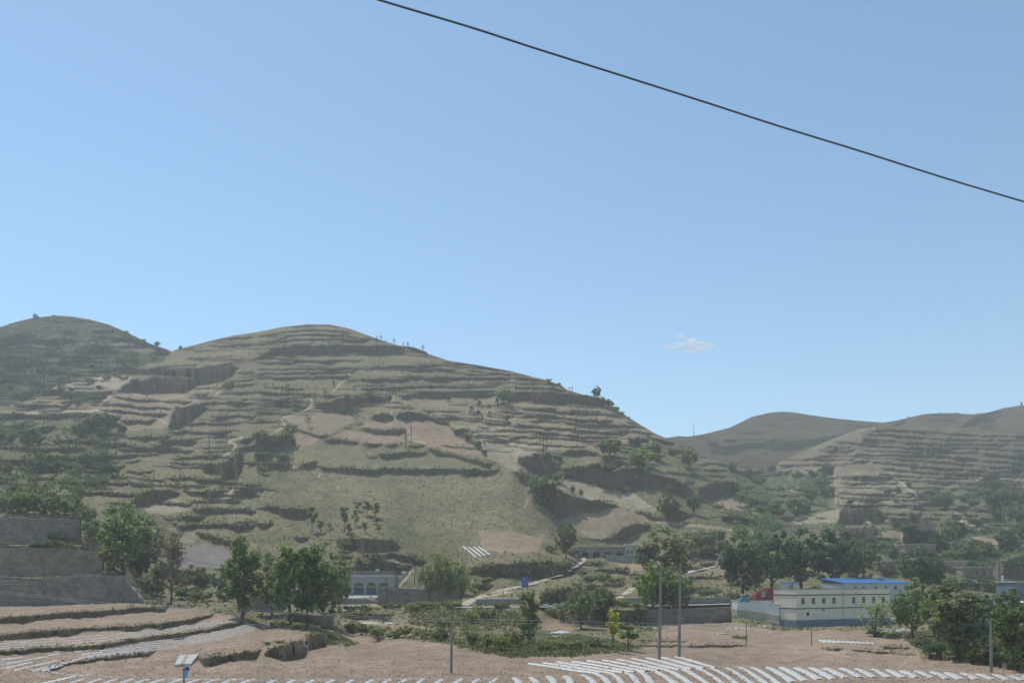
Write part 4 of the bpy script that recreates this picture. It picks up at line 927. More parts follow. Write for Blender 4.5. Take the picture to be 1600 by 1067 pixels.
# --- trees of the near valley, each one told apart
for a in [
 ('broadleaf_tree','broad',193,902,118,92,'leaf_mid',"large bushy green tree standing at the right end of the grey brick walls"),
 ('broadleaf_tree','broad',222,906,80,48,'leaf_dark',"darker lower tree tucked against the large bushy tree by the brick walls"),
 ('bare_tree','sparse',267,944,122,52,'leaf_brown',"nearly bare brownish tree with a dark trunk right of the bushy tree by the walls"),
 ('bare_tree','sparse',245,905,85,40,'leaf_brown',"thin leafless tree just behind the bare brown tree near the brick walls"),
 ('poplar_tree','tall',379,967,136,68,'leaf_mid',"tall green tree with pale glinting leaves above the end of the striped terraces"),
 ('broadleaf_tree','broad',425,962,98,66,'leaf_grey',"greyish green tree in the roadside row between two taller green trees"),
 ('poplar_tree','tall',453,976,132,58,'leaf_mid',"tall slender tree at the middle of the row by the brick ruins"),
 ('poplar_tree','tall',480,980,136,56,'leaf_dark',"tall dark green tree leafed down to the ground by the brick stub wall"),
 ('broadleaf_tree','broad',506,978,126,66,'leaf_mid',"green tree with forked dark trunk right above the brick stub wall"),
 ('broadleaf_tree','broad',529,955,88,40,'leaf_bright',"yellow green tree in front of the arched white cave house"),
 ('willow_tree','willow',684,946,92,62,'leaf_willow',"feathery pale willow in front of the long brown brick wall"),
 ('willow_tree','willow',712,948,84,50,'leaf_willow',"second feathery willow at the right end of the brown brick wall"),
 ('young_tree','tall',826,1004,88,34,'leaf_grey',"narrow dense tree below the blue sign on the near grass bank"),
 ('broadleaf_tree','broad',908,982,70,48,'leaf_grey',"round small green tree with a thin dark trunk before the road wall"),
 ('broadleaf_tree','broad',942,965,50,52,'leaf_grey',"low green tree beside the round small tree before the road wall"),
 ('yellow_sapling','sapling',958,1018,72,21,'leaf_yellow',"slim sapling with yellow leaves on the edge of the ploughed field"),
 ('young_tree','sapling',981,1016,48,32,'leaf_bright',"short light green young tree right beside the yellow sapling"),
 ('broadleaf_tree','broad',1038,914,92,98,'leaf_grey',"round grey green tree beneath the white arched cave windows"),
 ('broadleaf_tree','broad',1018,958,82,60,'leaf_bright',"bright green tree behind the left of the two tall poles"),
 ('broadleaf_tree','broad',1052,962,78,66,'leaf_mid',"green tree with a bent trunk behind the right of the two tall poles"),
 ('broadleaf_tree','broad',1160,932,104,80,'leaf_dark',"leftmost dark tree of the big grove behind the cream building"),
 ('broadleaf_tree','broad',1205,925,104,86,'leaf_blue',"dark tree of the grove directly above the red truck"),
 ('broadleaf_tree','broad',1252,922,98,90,'leaf_blue',"dark tree at the middle of the grove behind the small blue roofed cabin"),
 ('broadleaf_tree','broad',1298,915,90,82,'leaf_blue',"dark tree of the grove above the left end of the long blue roof"),
 ('broadleaf_tree','broad',1338,908,66,60,'leaf_mid',"lighter green tree at the right end of the dark grove above the blue roof"),
 ('broadleaf_tree','broad',1440,928,72,66,'leaf_blue',"blue green tree at the right end of the long blue roof"),
 ('broadleaf_tree','broad',1427,996,92,66,'leaf_mid',"tree with olive crown right of the cream building beside white rubble"),
 ('broadleaf_tree','broad',1466,1002,78,56,'leaf_mid',"bushy green tree between the rubble and the dense trees at the right"),
 ('broadleaf_tree','tall',1499,1028,118,82,'leaf_grey',"tall grey green tree at the field edge left of the thin right pole"),
 ('broadleaf_tree','broad',1583,1040,122,74,'leaf_mid',"big tree with a thick dark trunk at the field edge on the right margin"),
 ('broadleaf_tree','broad',1536,1005,78,56,'leaf_blue',"dark green tree behind the thin right pole"),
 ('young_tree','sparse',1366,994,60,56,'leaf_willow',"sparse pale green young tree in front of the right end of the cream building"),
 ('broadleaf_tree','broad',885,872,58,36,'leaf_grey',"grey green tree on the slope left of the brown cave house"),
 ('broadleaf_tree','broad',848,790,48,48,'leaf_dark',"dark bushy tree in the gully left of the pale sloping field"),
 ('small_tree','broad',932,622,19,17,'leaf_blue',"small lone tree standing on the skyline of the terraced hill"),
 ('broadleaf_tree','broad',952,712,30,46,'leaf_mid',"wide green tree on the ledge above the ravine, left of three"),
 ('broadleaf_tree','broad',1005,728,30,46,'leaf_bright',"light green spreading tree on the ledge above the ravine, lowest of three"),
 ('broadleaf_tree','broad',1021,716,27,32,'leaf_mid',"green tree on the ledge above the ravine, right of the spreading tree"),
 ('broadleaf_tree','broad',1077,732,36,30,'leaf_willow',"yellowish green tree leaning over the ravine bank"),
 ('broadleaf_tree','broad',998,696,14,34,'leaf_dark',"dark low tree on the knoll above the ravine ledge"),
 ('broadleaf_tree','broad',1044,812,42,34,'leaf_mid',"green tree throwing a shadow on the lower pale field"),
 ('broadleaf_tree','broad',1083,802,34,22,'leaf_mid',"slimmer tree right of the one shading the lower pale field"),
 ('small_tree','broad',1145,742,22,16,'leaf_blue',"lone small round tree on the far slope right of the ravine"),
 ('broadleaf_tree','broad',787,630,26,24,'leaf_mid',"bushy tree on the terraces below the hill's upper right shoulder"),
 ('broadleaf_tree','broad',1291,748,26,24,'leaf_dark',"dark tree at the left edge of the benched right hill"),
 ('broadleaf_tree','broad',1266,786,28,26,'leaf_mid',"green tree below the dark tree left of the benched hill"),
 ('broadleaf_tree','broad',1476,796,26,32,'leaf_dark',"dark tree with a shaded underside beside the winding path on the right"),
 ('broadleaf_tree','broad',1462,786,22,26,'leaf_blue',"blue green tree above the winding path at the right"),
 ]:
    plant(a[0], a[1], a[2], a[3], a[4], a[5], a[6], a[7])

plant('shrub', 'bush', 88, 851, 24, 30, 'leaf_dark', "dark shrub growing against the middle of the uppermost grey brick wall", d=183.5)
# --- shrubs and small trees on the slopes: alike ones share a group
def many(name, kind, spots, leaves, label, group, cat=None):
    for i, (u, v, h, wd) in enumerate(spots):
        lf = leaves[i % len(leaves)]
        if group == "shrubs in the valley bottom": h, wd = h * .78, wd * .85
        noun = {'bush': "shrub", 'conifer': "evergreen", 'sapling': "young tree"}.get(kind, "bare sapling" if lf == 'leaf_brown' else "thin tree")
        plant(name, kind, u, v, h, wd, lf, name_it(u, v, h, wd, lf, noun, group), group, cat=cat)
Zp = lambda R, s, L: [(R([(x, y)])[0] + (h * s, w_ * s)) for x, y, h, w_ in L]
many('sapling', 'sapling', Zp(R6, S5, [(285,300,150,55),(450,300,150,46),(505,268,90,44),(520,190,52,44),(565,212,80,56),(608,222,80,62),(330,302,70,38),(376,282,36,30),(627,302,48,36),(556,304,60,40),(612,256,34,44),(440,230,60,40),(470,310,60,40)]),
     ['leaf_mid', 'leaf_grey', 'leaf_bright'], "slender young tree in the plantation on the slope above the arched cave house", "young trees on the lower slope")
many('small_conifer', 'conifer', Zp(R2, S1, [(1190,582,38,34),(1380,617,46,32),(1330,655,52,36),(1374,684,50,48),(1440,622,24,26),(1440,676,38,26),(1490,606,52,34),(1354,572,22,22),(480,490,40,20),(700,600,18,12),(895,850,24,14),(1410,850,30,18),(1545,850,26,16),(1550,720,50,40),(1345,1040,52,36),(1285,1045,60,30)]),
     ['leaf_dark', 'leaf_blue'], "small dark bushy evergreen on the light terraces of the hill", "small evergreens on the terraces")
many('small_tree', 'sparse', Zp(R2, S1, [(322,740,80,46),(620,710,100,50),(60,520,60,30),(200,515,50,60),(105,505,50,22),(315,510,30,16),(375,510,26,14),(235,620,80,70),(365,590,70,50),(430,560,60,50),(20,690,90,60)]),
     ['leaf_grey', 'leaf_mid'], "thin small tree on the middle slopes of the terraced hill", "thin small trees on the terraced hill")
many('skyline_shrub', 'bush', Zp(R1, S1, [(222,68,28,36),(968,228,36,40),(780,142,14,30),(890,205,18,26),(1115,258,24,24),(335,55,8,26),(65,104,10,16)]) + Zp(R3, S1, [(228,140,22,36),(290,168,22,24),(560,275,40,40),(460,240,16,40),(680,345,20,30),(720,375,16,24)]) + Zp(R4, S1, [(870,212,12,20),(1165,186,12,26),(1060,184,8,22),(825,226,10,18)]),
     ['leaf_blue', 'leaf_grey'], "small shrub showing against the sky along a hill crest", "shrubs on the crests")
many('bare_sapling', 'sparse', Zp(R2, S1, [(745,196,24,14),(770,205,36,18),(853,222,44,20),(910,240,30,12),(938,248,36,18),(1032,260,44,22),(800,214,18,12)]) + Zp(R3, S1, [(355,198,30,14),(372,205,40,14)]),
     ['leaf_brown'], "thin bare sapling on the skyline right of the hilltop", "bare saplings on the skyline")
many('shrub', 'bush', Zp(R1, S1, [(640,745,100,150),(500,805,90,110),(200,855,115,140),(30,865,115,120),(100,800,60,110),(300,1010,70,150),(600,955,64,130),(30,1030,80,110),(480,612,62,66),(600,585,46,66),(820,330,64,80),(730,345,54,70),(950,338,44,60),(640,800,70,90),(690,720,70,90),(420,1000,50,110),(520,960,70,100),(640,980,90,60),(690,1040,80,90),(840,345,40,50),(780,310,40,50),(560,470,30,60),(660,450,30,50),(760,450,36,60),(610,510,34,36),(440,520,30,36),(380,520,34,50),(720,430,36,60),(940,520,40,50),(750,790,80,60),(830,490,60,60),(1120,520,60,60),(1420,500,40,90)]),
     ['leaf_mid', 'leaf_dark', 'leaf_blue', 'leaf_grey'], "rounded shrub on the overgrown slopes at the left", "shrubs on the left slopes")
many('shrub', 'bush', Zp(R2, S1, [(180,850,80,110),(90,880,90,120),(30,840,80,110),(40,940,50,120),(160,950,50,130),(200,800,60,90),(40,1030,60,70),(540,660,28,40),(700,560,44,60),(740,590,50,60),(560,560,30,50),(1250,790,44,70),(1310,820,44,60),(1370,860,40,50),(1410,910,40,40),(1560,590,70,60),(1300,770,30,40)]),
     ['leaf_mid', 'leaf_dark'], "rounded shrub growing along a bank of the middle hillside", "shrubs on the middle hillside")
many('shrub', 'bush', Zp(R3, S1, [(160,830,120,130),(280,770,80,70),(220,620,40,80),(290,630,44,60),(150,610,34,60),(375,835,54,34),(425,850,50,30),(440,700,40,80),(520,680,40,90),(600,700,60,80),(660,660,40,60),(960,850,70,60),(1265,800,50,60),(960,960,50,80),(1350,1010,50,120),(1440,1020,50,120),(1540,960,60,70),(1460,740,60,90),(1530,780,60,80),(900,640,60,60),(1000,600,40,70),(1240,540,30,90),(1340,515,24,80),(600,300,50,70),(640,330,40,50),(250,930,80,90),(330,1067,70,90),(60,740,40,60),(110,770,60,70),(780,700,40,80),(850,700,50,70),(700,830,40,70),(940,760,30,60)]),
     ['leaf_mid', 'leaf_grey', 'leaf_dark'], "rounded shrub along the ravine and gully banks", "shrubs along the ravine")
many('shrub', 'bush', Zp(R4, S1, [(25,545,46,60),(175,575,40,70),(280,570,44,90),(225,800,90,80),(160,780,90,110),(190,820,60,80),(745,685,46,60),(805,678,48,44),(870,640,44,40),(900,535,52,54),(615,735,34,34),(505,750,44,50),(790,735,30,30),(1040,745,90,120),(1000,760,40,60),(1390,660,80,110),(1330,650,60,90),(1400,760,100,110),(1490,750,110,110),(1560,760,110,100),(1410,850,90,100),(1540,860,110,110),(1460,700,70,80),(680,860,80,110),(800,900,70,80),(1110,960,90,90),(1180,960,100,110),(1250,570,34,46),(1110,360,40,50),(1520,560,60,80),(1550,460,40,60),(1350,690,60,80),(370,700,70,90),(330,640,60,70),(30,790,60,120),(60,820,60,100),(1470,960,80,90),(1520,1020,90,100),(1300,1040,90,160),(900,960,70,120),(1060,700,40,60),(1210,730,50,60),(1270,760,50,70),(1290,880,60,80),(1380,600,50,70)]),
     ['leaf_blue', 'leaf_mid', 'leaf_dark'], "rounded shrub on the overgrown slopes of the right valley side", "shrubs on the right valley side")
many('shrub', 'bush', Zp(R5, S5, [(60,200,110,120),(140,205,120,120),(220,210,110,120),(300,210,110,120),(370,215,100,100),(20,190,90,90),(440,260,110,100),(470,340,110,90),(560,480,90,80),(30,372,30,60),(270,375,36,160),(200,376,26,100),(740,600,90,90),(800,620,70,100),(960,640,60,130),(1030,650,60,120),(830,560,120,120),(1010,580,110,140),(930,590,90,90),(720,520,140,80),(1120,600,90,90),(890,440,90,70),(1150,650,60,90),(640,330,40,50)]),
     ['leaf_grey', 'leaf_mid', 'leaf_dark'], "leafy shrub of the thicket around the grey brick walls", "shrubs around the brick walls")
many('shrub', 'bush', Zp(R6, S5, [(560,820,70,110),(620,830,70,100),(520,800,60,100),(480,790,50,80),(700,840,60,100),(760,830,80,110),(850,840,80,120),(940,850,90,110),(1100,870,100,100),(1180,890,110,90),(1250,900,110,100),(1290,880,120,90),(700,690,50,110),(800,700,60,130),(880,690,60,120),(560,700,46,110),(480,700,40,90),(1000,690,70,120),(1090,760,90,120),(1180,740,70,110),(1250,700,70,100),(960,780,60,80),(120,780,40,120),(220,790,40,110),(700,370,40,60),(830,460,60,90),(560,480,60,80),(740,500,60,80),(450,380,60,90),(60,872,26,70),(120,862,22,70),(960,580,60,100),(1040,560,60,70),(1180,560,50,80),(1120,620,50,60)]) + Zp(R7, S5, [(30,870,90,90),(90,840,60,80),(160,900,70,110),(240,890,60,110),(330,890,60,120),(420,880,50,110),(500,890,40,80),(380,700,60,90),(450,690,70,100),(260,700,50,90),(560,680,60,100),(640,690,50,80),(400,560,60,90),(460,550,60,100),(520,560,50,80),(250,480,50,90),(310,420,60,70),(200,400,60,80),(280,400,90,80),(60,520,40,100),(360,520,50,80),(430,470,40,70),(980,620,50,110),(1040,610,40,80),(560,500,40,90),(930,430,80,100),(1000,420,80,110),(960,360,70,110),(1080,380,60,80),(1160,840,24,100)]),
     ['leaf_grey', 'leaf_willow', 'leaf_willow', 'leaf_grey'], "straggly shrub on the grassy banks below the road and cave house", "shrubs in the valley bottom")
many('shrub', 'bush', Zp(R8, S5, [(480,600,90,110),(430,520,110,120),(520,480,90,100),(600,520,70,90),(350,480,60,100),(960,600,70,140),(1060,590,70,120),(1140,600,70,130),(1220,600,60,120),(900,580,60,100),(1080,690,80,120),(990,940,110,110),(860,930,80,120),(1080,960,90,130),(1160,960,90,120),(780,880,60,100),(560,830,40,120),(640,840,40,90),(1000,850,150,120),(900,840,140,120),(1100,880,160,120),(1180,860,120,110),(760,700,90,90),(700,520,110,110),(820,540,110,100),(1040,440,80,150),(1100,420,70,120),(960,440,60,100),(880,380,40,90),(720,300,50,90),(1290,960,80,90),(1270,740,80,90),(1220,400,110,110),(1290,330,90,100),(300,420,50,90),(450,340,60,90),(520,330,60,90),(560,400,60,80),(660,460,90,80)]),
     ['leaf_blue', 'leaf_mid', 'leaf_dark', 'leaf_grey'], "leafy shrub among the old houses and field edge at the right", "shrubs among the old houses")

# ------------------------------------------------------------------ ground cover nobody could count
def cover(name, n, weight, leaf, smin, smax, label, seed, blades=5, spread=1.0):
    """tufts strewn over the land where the survey shows growth"""
    rng = np.random.default_rng(seed)
    W = np.maximum(weight[::2, ::2].astype(np.float64), 0); cdf = np.cumsum(W.ravel()); k = np.searchsorted(cdf, rng.random(n) * cdf[-1])
    wv, wu = np.unravel_index(k, W.shape)
    u = U0 + wu * 2 + rng.random(n) * 2; v = V0 + wv * 2 + rng.random(n) * 2
    d = np.exp(bil(LF, u - U0, v - V0))
    P_ = np.stack([(u - CU) / F * d, d, CAMZ + (CV - v) / F * d], 1)
    s = rng.uniform(smin, smax, n) * np.where(d < 130, 0.6, 1.0)
    Vs = []
    for b in range(blades):
        an = rng.uniform(0, 6.28, n); r_ = s * spread
        dirx, diry = np.cos(an), np.sin(an)
        base = P_ + np.stack([dirx * r_ * .25, diry * r_ * .25, -0.05 * s], 1)
        wv_ = s * rng.uniform(.18, .4, n)
        tip = base + np.stack([dirx * r_ * rng.uniform(.1, .7, n), diry * r_ * rng.uniform(.1, .7, n), s * rng.uniform(.5, 1.1, n)], 1)
        side = np.stack([-diry * wv_, dirx * wv_, wv_ * 0], 1)
        Vs.append(np.stack([base - side, base + side, tip], 1))
    V = np.concatenate(Vs, 0).reshape(-1, 3)
    me = mesh_np(name, V, None, np.arange(len(V)).reshape(-1, 3))
    o = obj(name, me, M[leaf]); tag(o, label, "ground cover", kind='stuff'); return o
silrow = np.interp(uu, *zip(*SIL))[None]
vis = ((Y > silrow + 3) & (Y < 1045)).astype(np.float32)
slope_far = np.clip(1.2 - (Y - 500) / 900, .3, 1)
edge = np.clip(RISER - np.roll(RISER, 4, 0), 0, 1) + np.clip(np.roll(RISER, -4, 0) - RISER, 0, 1)
fieldm = (COV.sum(-1) > 0.57).astype(np.float32)
front = (Y > 930) & (fieldm > 0)
cover('undergrowth', 22000, vis * (edge * .8 + RISER * .8) * (Y < 945) * np.clip(N_B * 1.8 - .3, 0, 1), 'leaf_bank', .3, .95, "scrubby growth along the terrace banks", 31)
cover('undergrowth', 20000, vis * (ROUGH > .5) * np.clip(N_B * 2 - .5, 0, 1) * np.clip(N_A * 2 - .6, 0, 1) * (Y < 985) * (1 - fieldm), 'leaf_grey', .3, .8, "low green scrub scattered over the slopes", 32)
cover('grass', 18000, vis * (ROUGH > .5) * (1 - fieldm) * (1.2 - N_B), 'leaf_dry', .2, .6, "dry grass on the hill slopes and banks", 33)
cover('grass', 5500, vis * (edge * .6 + RISER * .5) * (Y > 940), 'leaf_dry', .12, .38, "dry grass along the edges of the field terraces", 34)
gband = greenbelt
cover('grass', 9000, gband, 'leaf_dry', .2, .6, "dry yellowish grass on the bank beside the ploughed field", 45)
cover('grass', 6000, gband * np.clip(N_B * 2 - .5, 0, 1), 'leaf_mid', .15, .5, "green grass on the bank beside the ploughed field", 35)

dk = np.zeros_like(RISER)
for R, pts in [(R1, [(-1700,60),(330,50),(650,85),(1050,275),(1000,330),(700,400),(450,440),(300,520),(0,620),(-1700,700)])]:
    q_ = poly_mask(R(pts), 1.0); dk[q_[0]] = q_[1]
cover('undergrowth', 12000, vis * dk * (.25 + edge * 1.5 + RISER) * np.clip(N_B * 2 - .4, 0, 1), 'leaf_scrub', .6, 1.6, "dark scrub in rows over the hill at the left", 36)
rk = np.zeros_like(RISER)
for R, pts in [(R4, [(560,300),(660,262),(1581,285),(3200,340),(3200,700),(1581,640),(1200,600),(980,560),(700,420)])]:
    q_ = poly_mask(R(pts), 1.0); rk[q_[0]] = q_[1]
cover('undergrowth', 6000, vis * rk * RISER * np.clip(N_B * 2 - .4, 0, 1), 'leaf_scrub', .4, 1.2, "dark scrub on the benches of the right hill", 37)
gl_ = np.zeros_like(RISER); gr_ = np.zeros_like(RISER)
for R, pts in [(R1, [(-1700,660),(560,650),(740,800),(660,1100),(400,1250),(-1700,1300)])]:
    q_ = poly_mask(R(pts), 1.0); gl_[q_[0]] = q_[1]
for R, pts in [(R4, [(-200,560),(340,560),(400,640),(360,700),(410,780),(480,900),(1000,800),(960,660),(1300,600),(3200,700),(3200,1250),(1581,1150),(300,1150),(-300,900)])]:
    q_ = poly_mask(R(pts), 1.0); gr_[q_[0]] = q_[1]
cover('undergrowth', 7000, vis * gl_ * (1 - fieldm) * np.clip(N_C * 2 - .5, 0, 1) * np.clip(N_A * 2 - .5, 0, 1), 'leaf_dark', .5, 1.5, "leafy scrub over the lower slopes at the left", 38)
cover('undergrowth', 9000, vis * gr_ * (1 - fieldm) * np.clip(N_C * 2 - .5, 0, 1) * np.clip(N_A * 2 - .5, 0, 1), 'leaf_blue', .5, 1.5, "leafy scrub over the right valley side", 39)
def clods(name, n, seed, label):
    rng = np.random.default_rng(seed)
    ok = ((Y > 948) & (Y < 1070) & (ROUGH < .22) & (COV.sum(-1) > .4)).astype(np.float64) * ((Y - 900) / 100.0)
    W = ok[::2, ::2]; cdf = np.cumsum(W.ravel()); k = np.searchsorted(cdf, rng.random(n) * cdf[-1]); wv, wu = np.unravel_index(k, W.shape)
    u = U0 + wu * 2 + rng.random(n) * 2; v = V0 + wv * 2 + rng.random(n) * 2; d = np.exp(bil(LF, u - U0, v - V0))
    P_ = np.stack([(u - CU) / F * d, d, CAMZ + (CV - v) / F * d], 1); s = rng.uniform(.05, .2, (n, 1)) * rng.uniform(.5, 1, (n, 1))
    D6 = np.array([(1,0,0),(-1,0,0),(0,1,0),(0,-1,0),(0,0,.8)], float)
    V = (P_[:, None] + D6[None] * s[:, None] * rng.uniform(.6, 1.3, (n, 5, 1)) + np.array([0, 0, -.02])).reshape(-1, 3)
    i = np.arange(n)[:, None] * 5
    me = mesh_np(name, V, None, np.concatenate([i + np.array([t]) for t in ((0,2,4),(2,1,4),(1,3,4),(3,0,4))], 0))
    o = obj(name, me, M['clod']); tag(o, label, "soil", kind='stuff')
clods("soil_clods", 20000, 61, "clods of earth lying on the ploughed fields")
# ------------------------------------------------------------------ buildings and walls
def wall_open(mb, x0, x1, z0, z1, y0, y1, holes):
    """wall slab with rectangular openings left out"""
    xs = sorted({x0, x1} | {h[0] for h in holes} | {h[1] for h in holes}); zs = sorted({z0, z1} | {h[2] for h in holes} | {h[3] for h in holes})
    n0 = len(mb.v)
    for a, b in zip(xs[:-1], xs[1:]):
        for c, d in zip(zs[:-1], zs[1:]):
            if any(h[0] <= (a+b)/2 <= h[1] and h[2] <= (c+d)/2 <= h[3] for h in holes): continue
            mb.box(a, b, y0, y1, c, d)
    return mb
def window(parent, x0, x1, z0, z1, y, fr=0.06, frame_mat='dark_trim', pane='glass', mull=1):
    f = MB(); t = 0.05
    f.box(x0, x1, y, y + t, z0, z0 + fr).box(x0, x1, y, y + t, z1 - fr, z1).box(x0, x0 + fr, y, y + t, z0 + fr, z1 - fr).box(x1 - fr, x1, y, y + t, z0 + fr, z1 - fr)
    for k in range(mull):
        xm = x0 + (x1 - x0) * (k + 1) / (mull + 1); f.box(xm - fr/3, xm + fr/3, y, y + t, z0 + fr, z1 - fr)
    w_ = f.build("window", M[frame_mat], parent)
    MB().box(x0 + fr*.5, x1 - fr*.5, y + .02, y + .03, z0 + fr*.5, z1 - fr*.5).build("pane", M[pane], w_)
    return w_

# cream two storey building
B0 = W_at(1244.5, 979.5, 138.0); ang = math.atan2(10.0, 20.7)
cb_ = empty("flat_roofed_building", (B0.x, B0.y, B0.z), ang)
tag(cb_, "cream two storey flat roofed building with dark bands and a blue grey base", "building")
LEN, DEP, HT = 23.0, 5.4, 6.45
def s_of(u): k = (u - CU) / F; return LEN * (k * 138.0 - B0.x) / (20.7 - 10.0 * k) if True else 0
wins = []
for u in (1254.7, 1271.0, 1287.3, 1303.0, 1333.8, 1349.6, 1365.0, 1380.2):
    s = s_of(u); wins.append((s - .42, s + .42, 3.92, 5.02))
b = MB(); wall_open(b, 0, LEN, 1.2, HT, 0, .3, wins); b.box(0, .3, .3, DEP, 1.2, HT).box(LEN - .3, LEN, .3, DEP, 1.2, HT).box(.3, LEN - .3, DEP - .3, DEP, 1.2, HT)
b.build("wall", M['cream'], cb_)
MB().box(-.06, LEN + .06, -.06, DEP + .06, -.8, 1.2).build("plinth", M['bluegrey'], cb_)
for z in (3.1, 5.42):
    MB().box(-.09, LEN + .09, -.09, DEP + .09, z, z + .17).build("band", M['dark_trim'], cb_)
MB().box(.3, LEN - .3, .3, DEP - .3, 5.9, 6.05).build("roof", M['concrete_dark'], cb_)
MB().box(-.05, LEN + .05, -.05, .35, HT, HT + .09).box(-.05, .35, .35, DEP, HT, HT + .09).box(LEN - .35, LEN + .05, .35, DEP, HT, HT + .09).box(-.05, LEN + .05, DEP - .3, DEP + .05, HT + .002, HT + .092).build("coping", M['concrete_dark'], cb_)
for w_ in wins: window(cb_, w_[0], w_[1], w_[2], w_[3], .1)
s = s_of(1262); MB().box(s - .22, s + .22, -.1, -.003, 1.95, 2.5).build("vent", M['dark'], cb_)
s = s_of(1286); MB().box(s - .18, s + .18, -.22, -.003, 2.75, 2.98).build("lamp", M['dark_trim'], cb_)
s = s_of(1318); MB().tube([(s, -.12, 1.2), (s, -.12, HT - .2)], .06, 8).build("downpipe", M['cream'], cb_)
# cabin on its roof
c0 = B0 + Matrix.Rotation(ang, 3, 'Z') @ Vector((-1.3 + .9, 2.6, 6.05)); c0 = B0 + Matrix.Rotation(ang, 3, 'Z') @ Vector((.1 + .45, 2.5, 6.05))
rc = empty("roof_cabin", c0, ang); tag(rc, "small pale cabin with a blue roof standing on the cream building", "cabin")
MB().box(0, 2.3, 0, 1.7, 0, 1.5).build("wall", M['prefab'], rc); MB().box(-.12, 2.42, -.15, 1.85, 1.5, 1.68).build("roof", M['blue_roof'], rc)
MB().box(1.05, 1.16, -.03, -.003, 0.02, 1.45).build("door_post", M['dark_trim'], rc); MB().box(.25, .95, -.03, -.003, .05, 1.3).build("door", M['grey_panel'], rc)

# plastered courtyard wall left of it
def wall_run(name, pts, label, cat, mat, h_list, thick=.35, coping=None, cop_h=.12, sink=1.2, parts=None, group=None):
    """wall along places on the ground; pts = (u, v_base, d), heights in metres"""
    P_ = [W_at(u, v, d) for u, v, d in pts]
    o0 = P_[0]; root = empty(name, o0); tag(root, label, cat, group)
    def prof(mb, lo, hi, t0, t1):
        for i in range(len(P_) - 1):
            a, b_ = P_[i] - o0, P_[i+1] - o0; dr = Vector((b_.x - a.x, b_.y - a.y, 0)).normalized(); nn = Vector((-dr.y, dr.x, 0))
            if nn.y < 0: nn = -nn
            ex = dr * (t0 * -1.0 if t0 < 0 else 0)
            vs = []
            for q, hh_lo, hh_hi in ((a - ex * (i == 0), lo(i), hi(i)), (b_ + ex * (i == len(P_) - 2), lo(i+1), hi(i+1))):
                for off in (t0, t1):
                    vs.append((q.x + nn.x * off, q.y + nn.y * off, q.z + hh_lo)); vs.append((q.x + nn.x * off, q.y + nn.y * off, q.z + hh_hi))
            mb.add(vs, [(0,4,5,1),(2,3,7,6),(1,5,7,3),(0,2,6,4),(0,1,3,2),(4,6,7,5)])
        return mb
    if parts is None: parts = [("wall", mat, lambda i: -sink, lambda i: h_list[i], 0, thick)]
    for pn, pm_, lo, hi, t0, t1 in parts: prof(MB(), lo, hi, t0, t1).build(pn, M[pm_], root)
    if coping: prof(MB(), lambda i: h_list[i] + .003, lambda i: h_list[i] + cop_h, -.06, thick + .06).build("coping", M[coping], root)
    return root, P_, o0
cwh = [2.95, 2.9, 3.35, 3.5]
cw = [(1143, 963, 150), (1152, 965, 147.5), (1190, 970, 144.5), (1217, 976, 141.3)]
wall_run("courtyard_wall", cw, "white and cream plastered yard wall joining the left of the cream building", "wall", 'white', cwh, .3, 'concrete', parts=[
    ("upper_wall", 'white', lambda i: [1.6, 1.55, 1.55, 1.6][i], lambda i: cwh[i], 0, .3), ("lower_wall", 'yellow_render', lambda i: 0.35, lambda i: [1.6, 1.55, 1.55, 1.6][i], -.04, .34), ("plinth", 'stone', lambda i: -1.5, lambda i: .35, -.22, .4)])
wall_run("yard_parapet", [(1172, 946, 156), (1206, 946, 154)], "low white parapet behind the plastered yard wall", "wall", 'white', [1.0, 1.0], .25)
# red truck beyond the yard wall
tp = W_at(1180, 944, 160); tk = empty("truck", (tp.x, tp.y, tp.z), 0.12); tag(tk, "red truck with a pale cab window parked behind the plastered yard wall", "truck")
MB().prism([(0.0, .7), (2.3, .7), (2.3, 2.55), (.5, 2.55), (.1, 1.7)], 0, 2.0).build("cab", M['red'], tk)
window(tk, 1.3, 2.15, 1.55, 2.45, -.06, .07, 'white', 'grey_panel', 1)
MB().box(2.45, 4.6, -.1, 2.1, .9, 3.3).build("cargo_body", M['red'], tk); MB().box(.1, 4.5, .2, 1.8, .45, .7).build("chassis", M['dark_trim'], tk)
for x in (.6, 3.0, 3.9):
    for y in (-.02, 1.72):
        w_ = MB().tube([(x, y, .42), (x, y + .3, .42)], .42, 14).build("wheel", M['rubber'], tk); MB().tube([(x, y - .02, .42), (x, y + .05, .42)], .2, 10).build("hub", M['concrete_dark'], w_)
# teal machine
tp = W_at(1157.5, 944, 151.5); tm = empty("farm_machine", (tp.x, tp.y, tp.z), 0.1); tag(tm, "small teal farm machine with pale cab and raised arm behind the yard wall", "machine")
MB().prism([(0, .5), (1.7, .5), (1.7, 1.0), (1.2, 1.15), (.2, 1.15), (0, .9)], 0, 1.1).build("body", M['teal'], tm)
MB().prism([(.35, 1.15), (1.0, 1.15), (.95, 1.75), (.4, 1.75)], .1, 1.0).build("cab", M['teal'], tm); MB().box(.32, 1.05, .05, 1.05, 1.752, 1.9).build("cab_roof", M['cream'], tm)
MB().tube([(1.4, .55, 1.0), (1.75, .55, 1.3), (2.25, .55, 1.95)], [.12, .1, .08], 8).build("arm", M['teal'], tm)
for x in (.35, 1.35):
    for y in (-.1, 1.0): MB().tube([(x, y, .35), (x, y + .22, .35)], .38, 12).build("wheel", M['rubber'], tm)

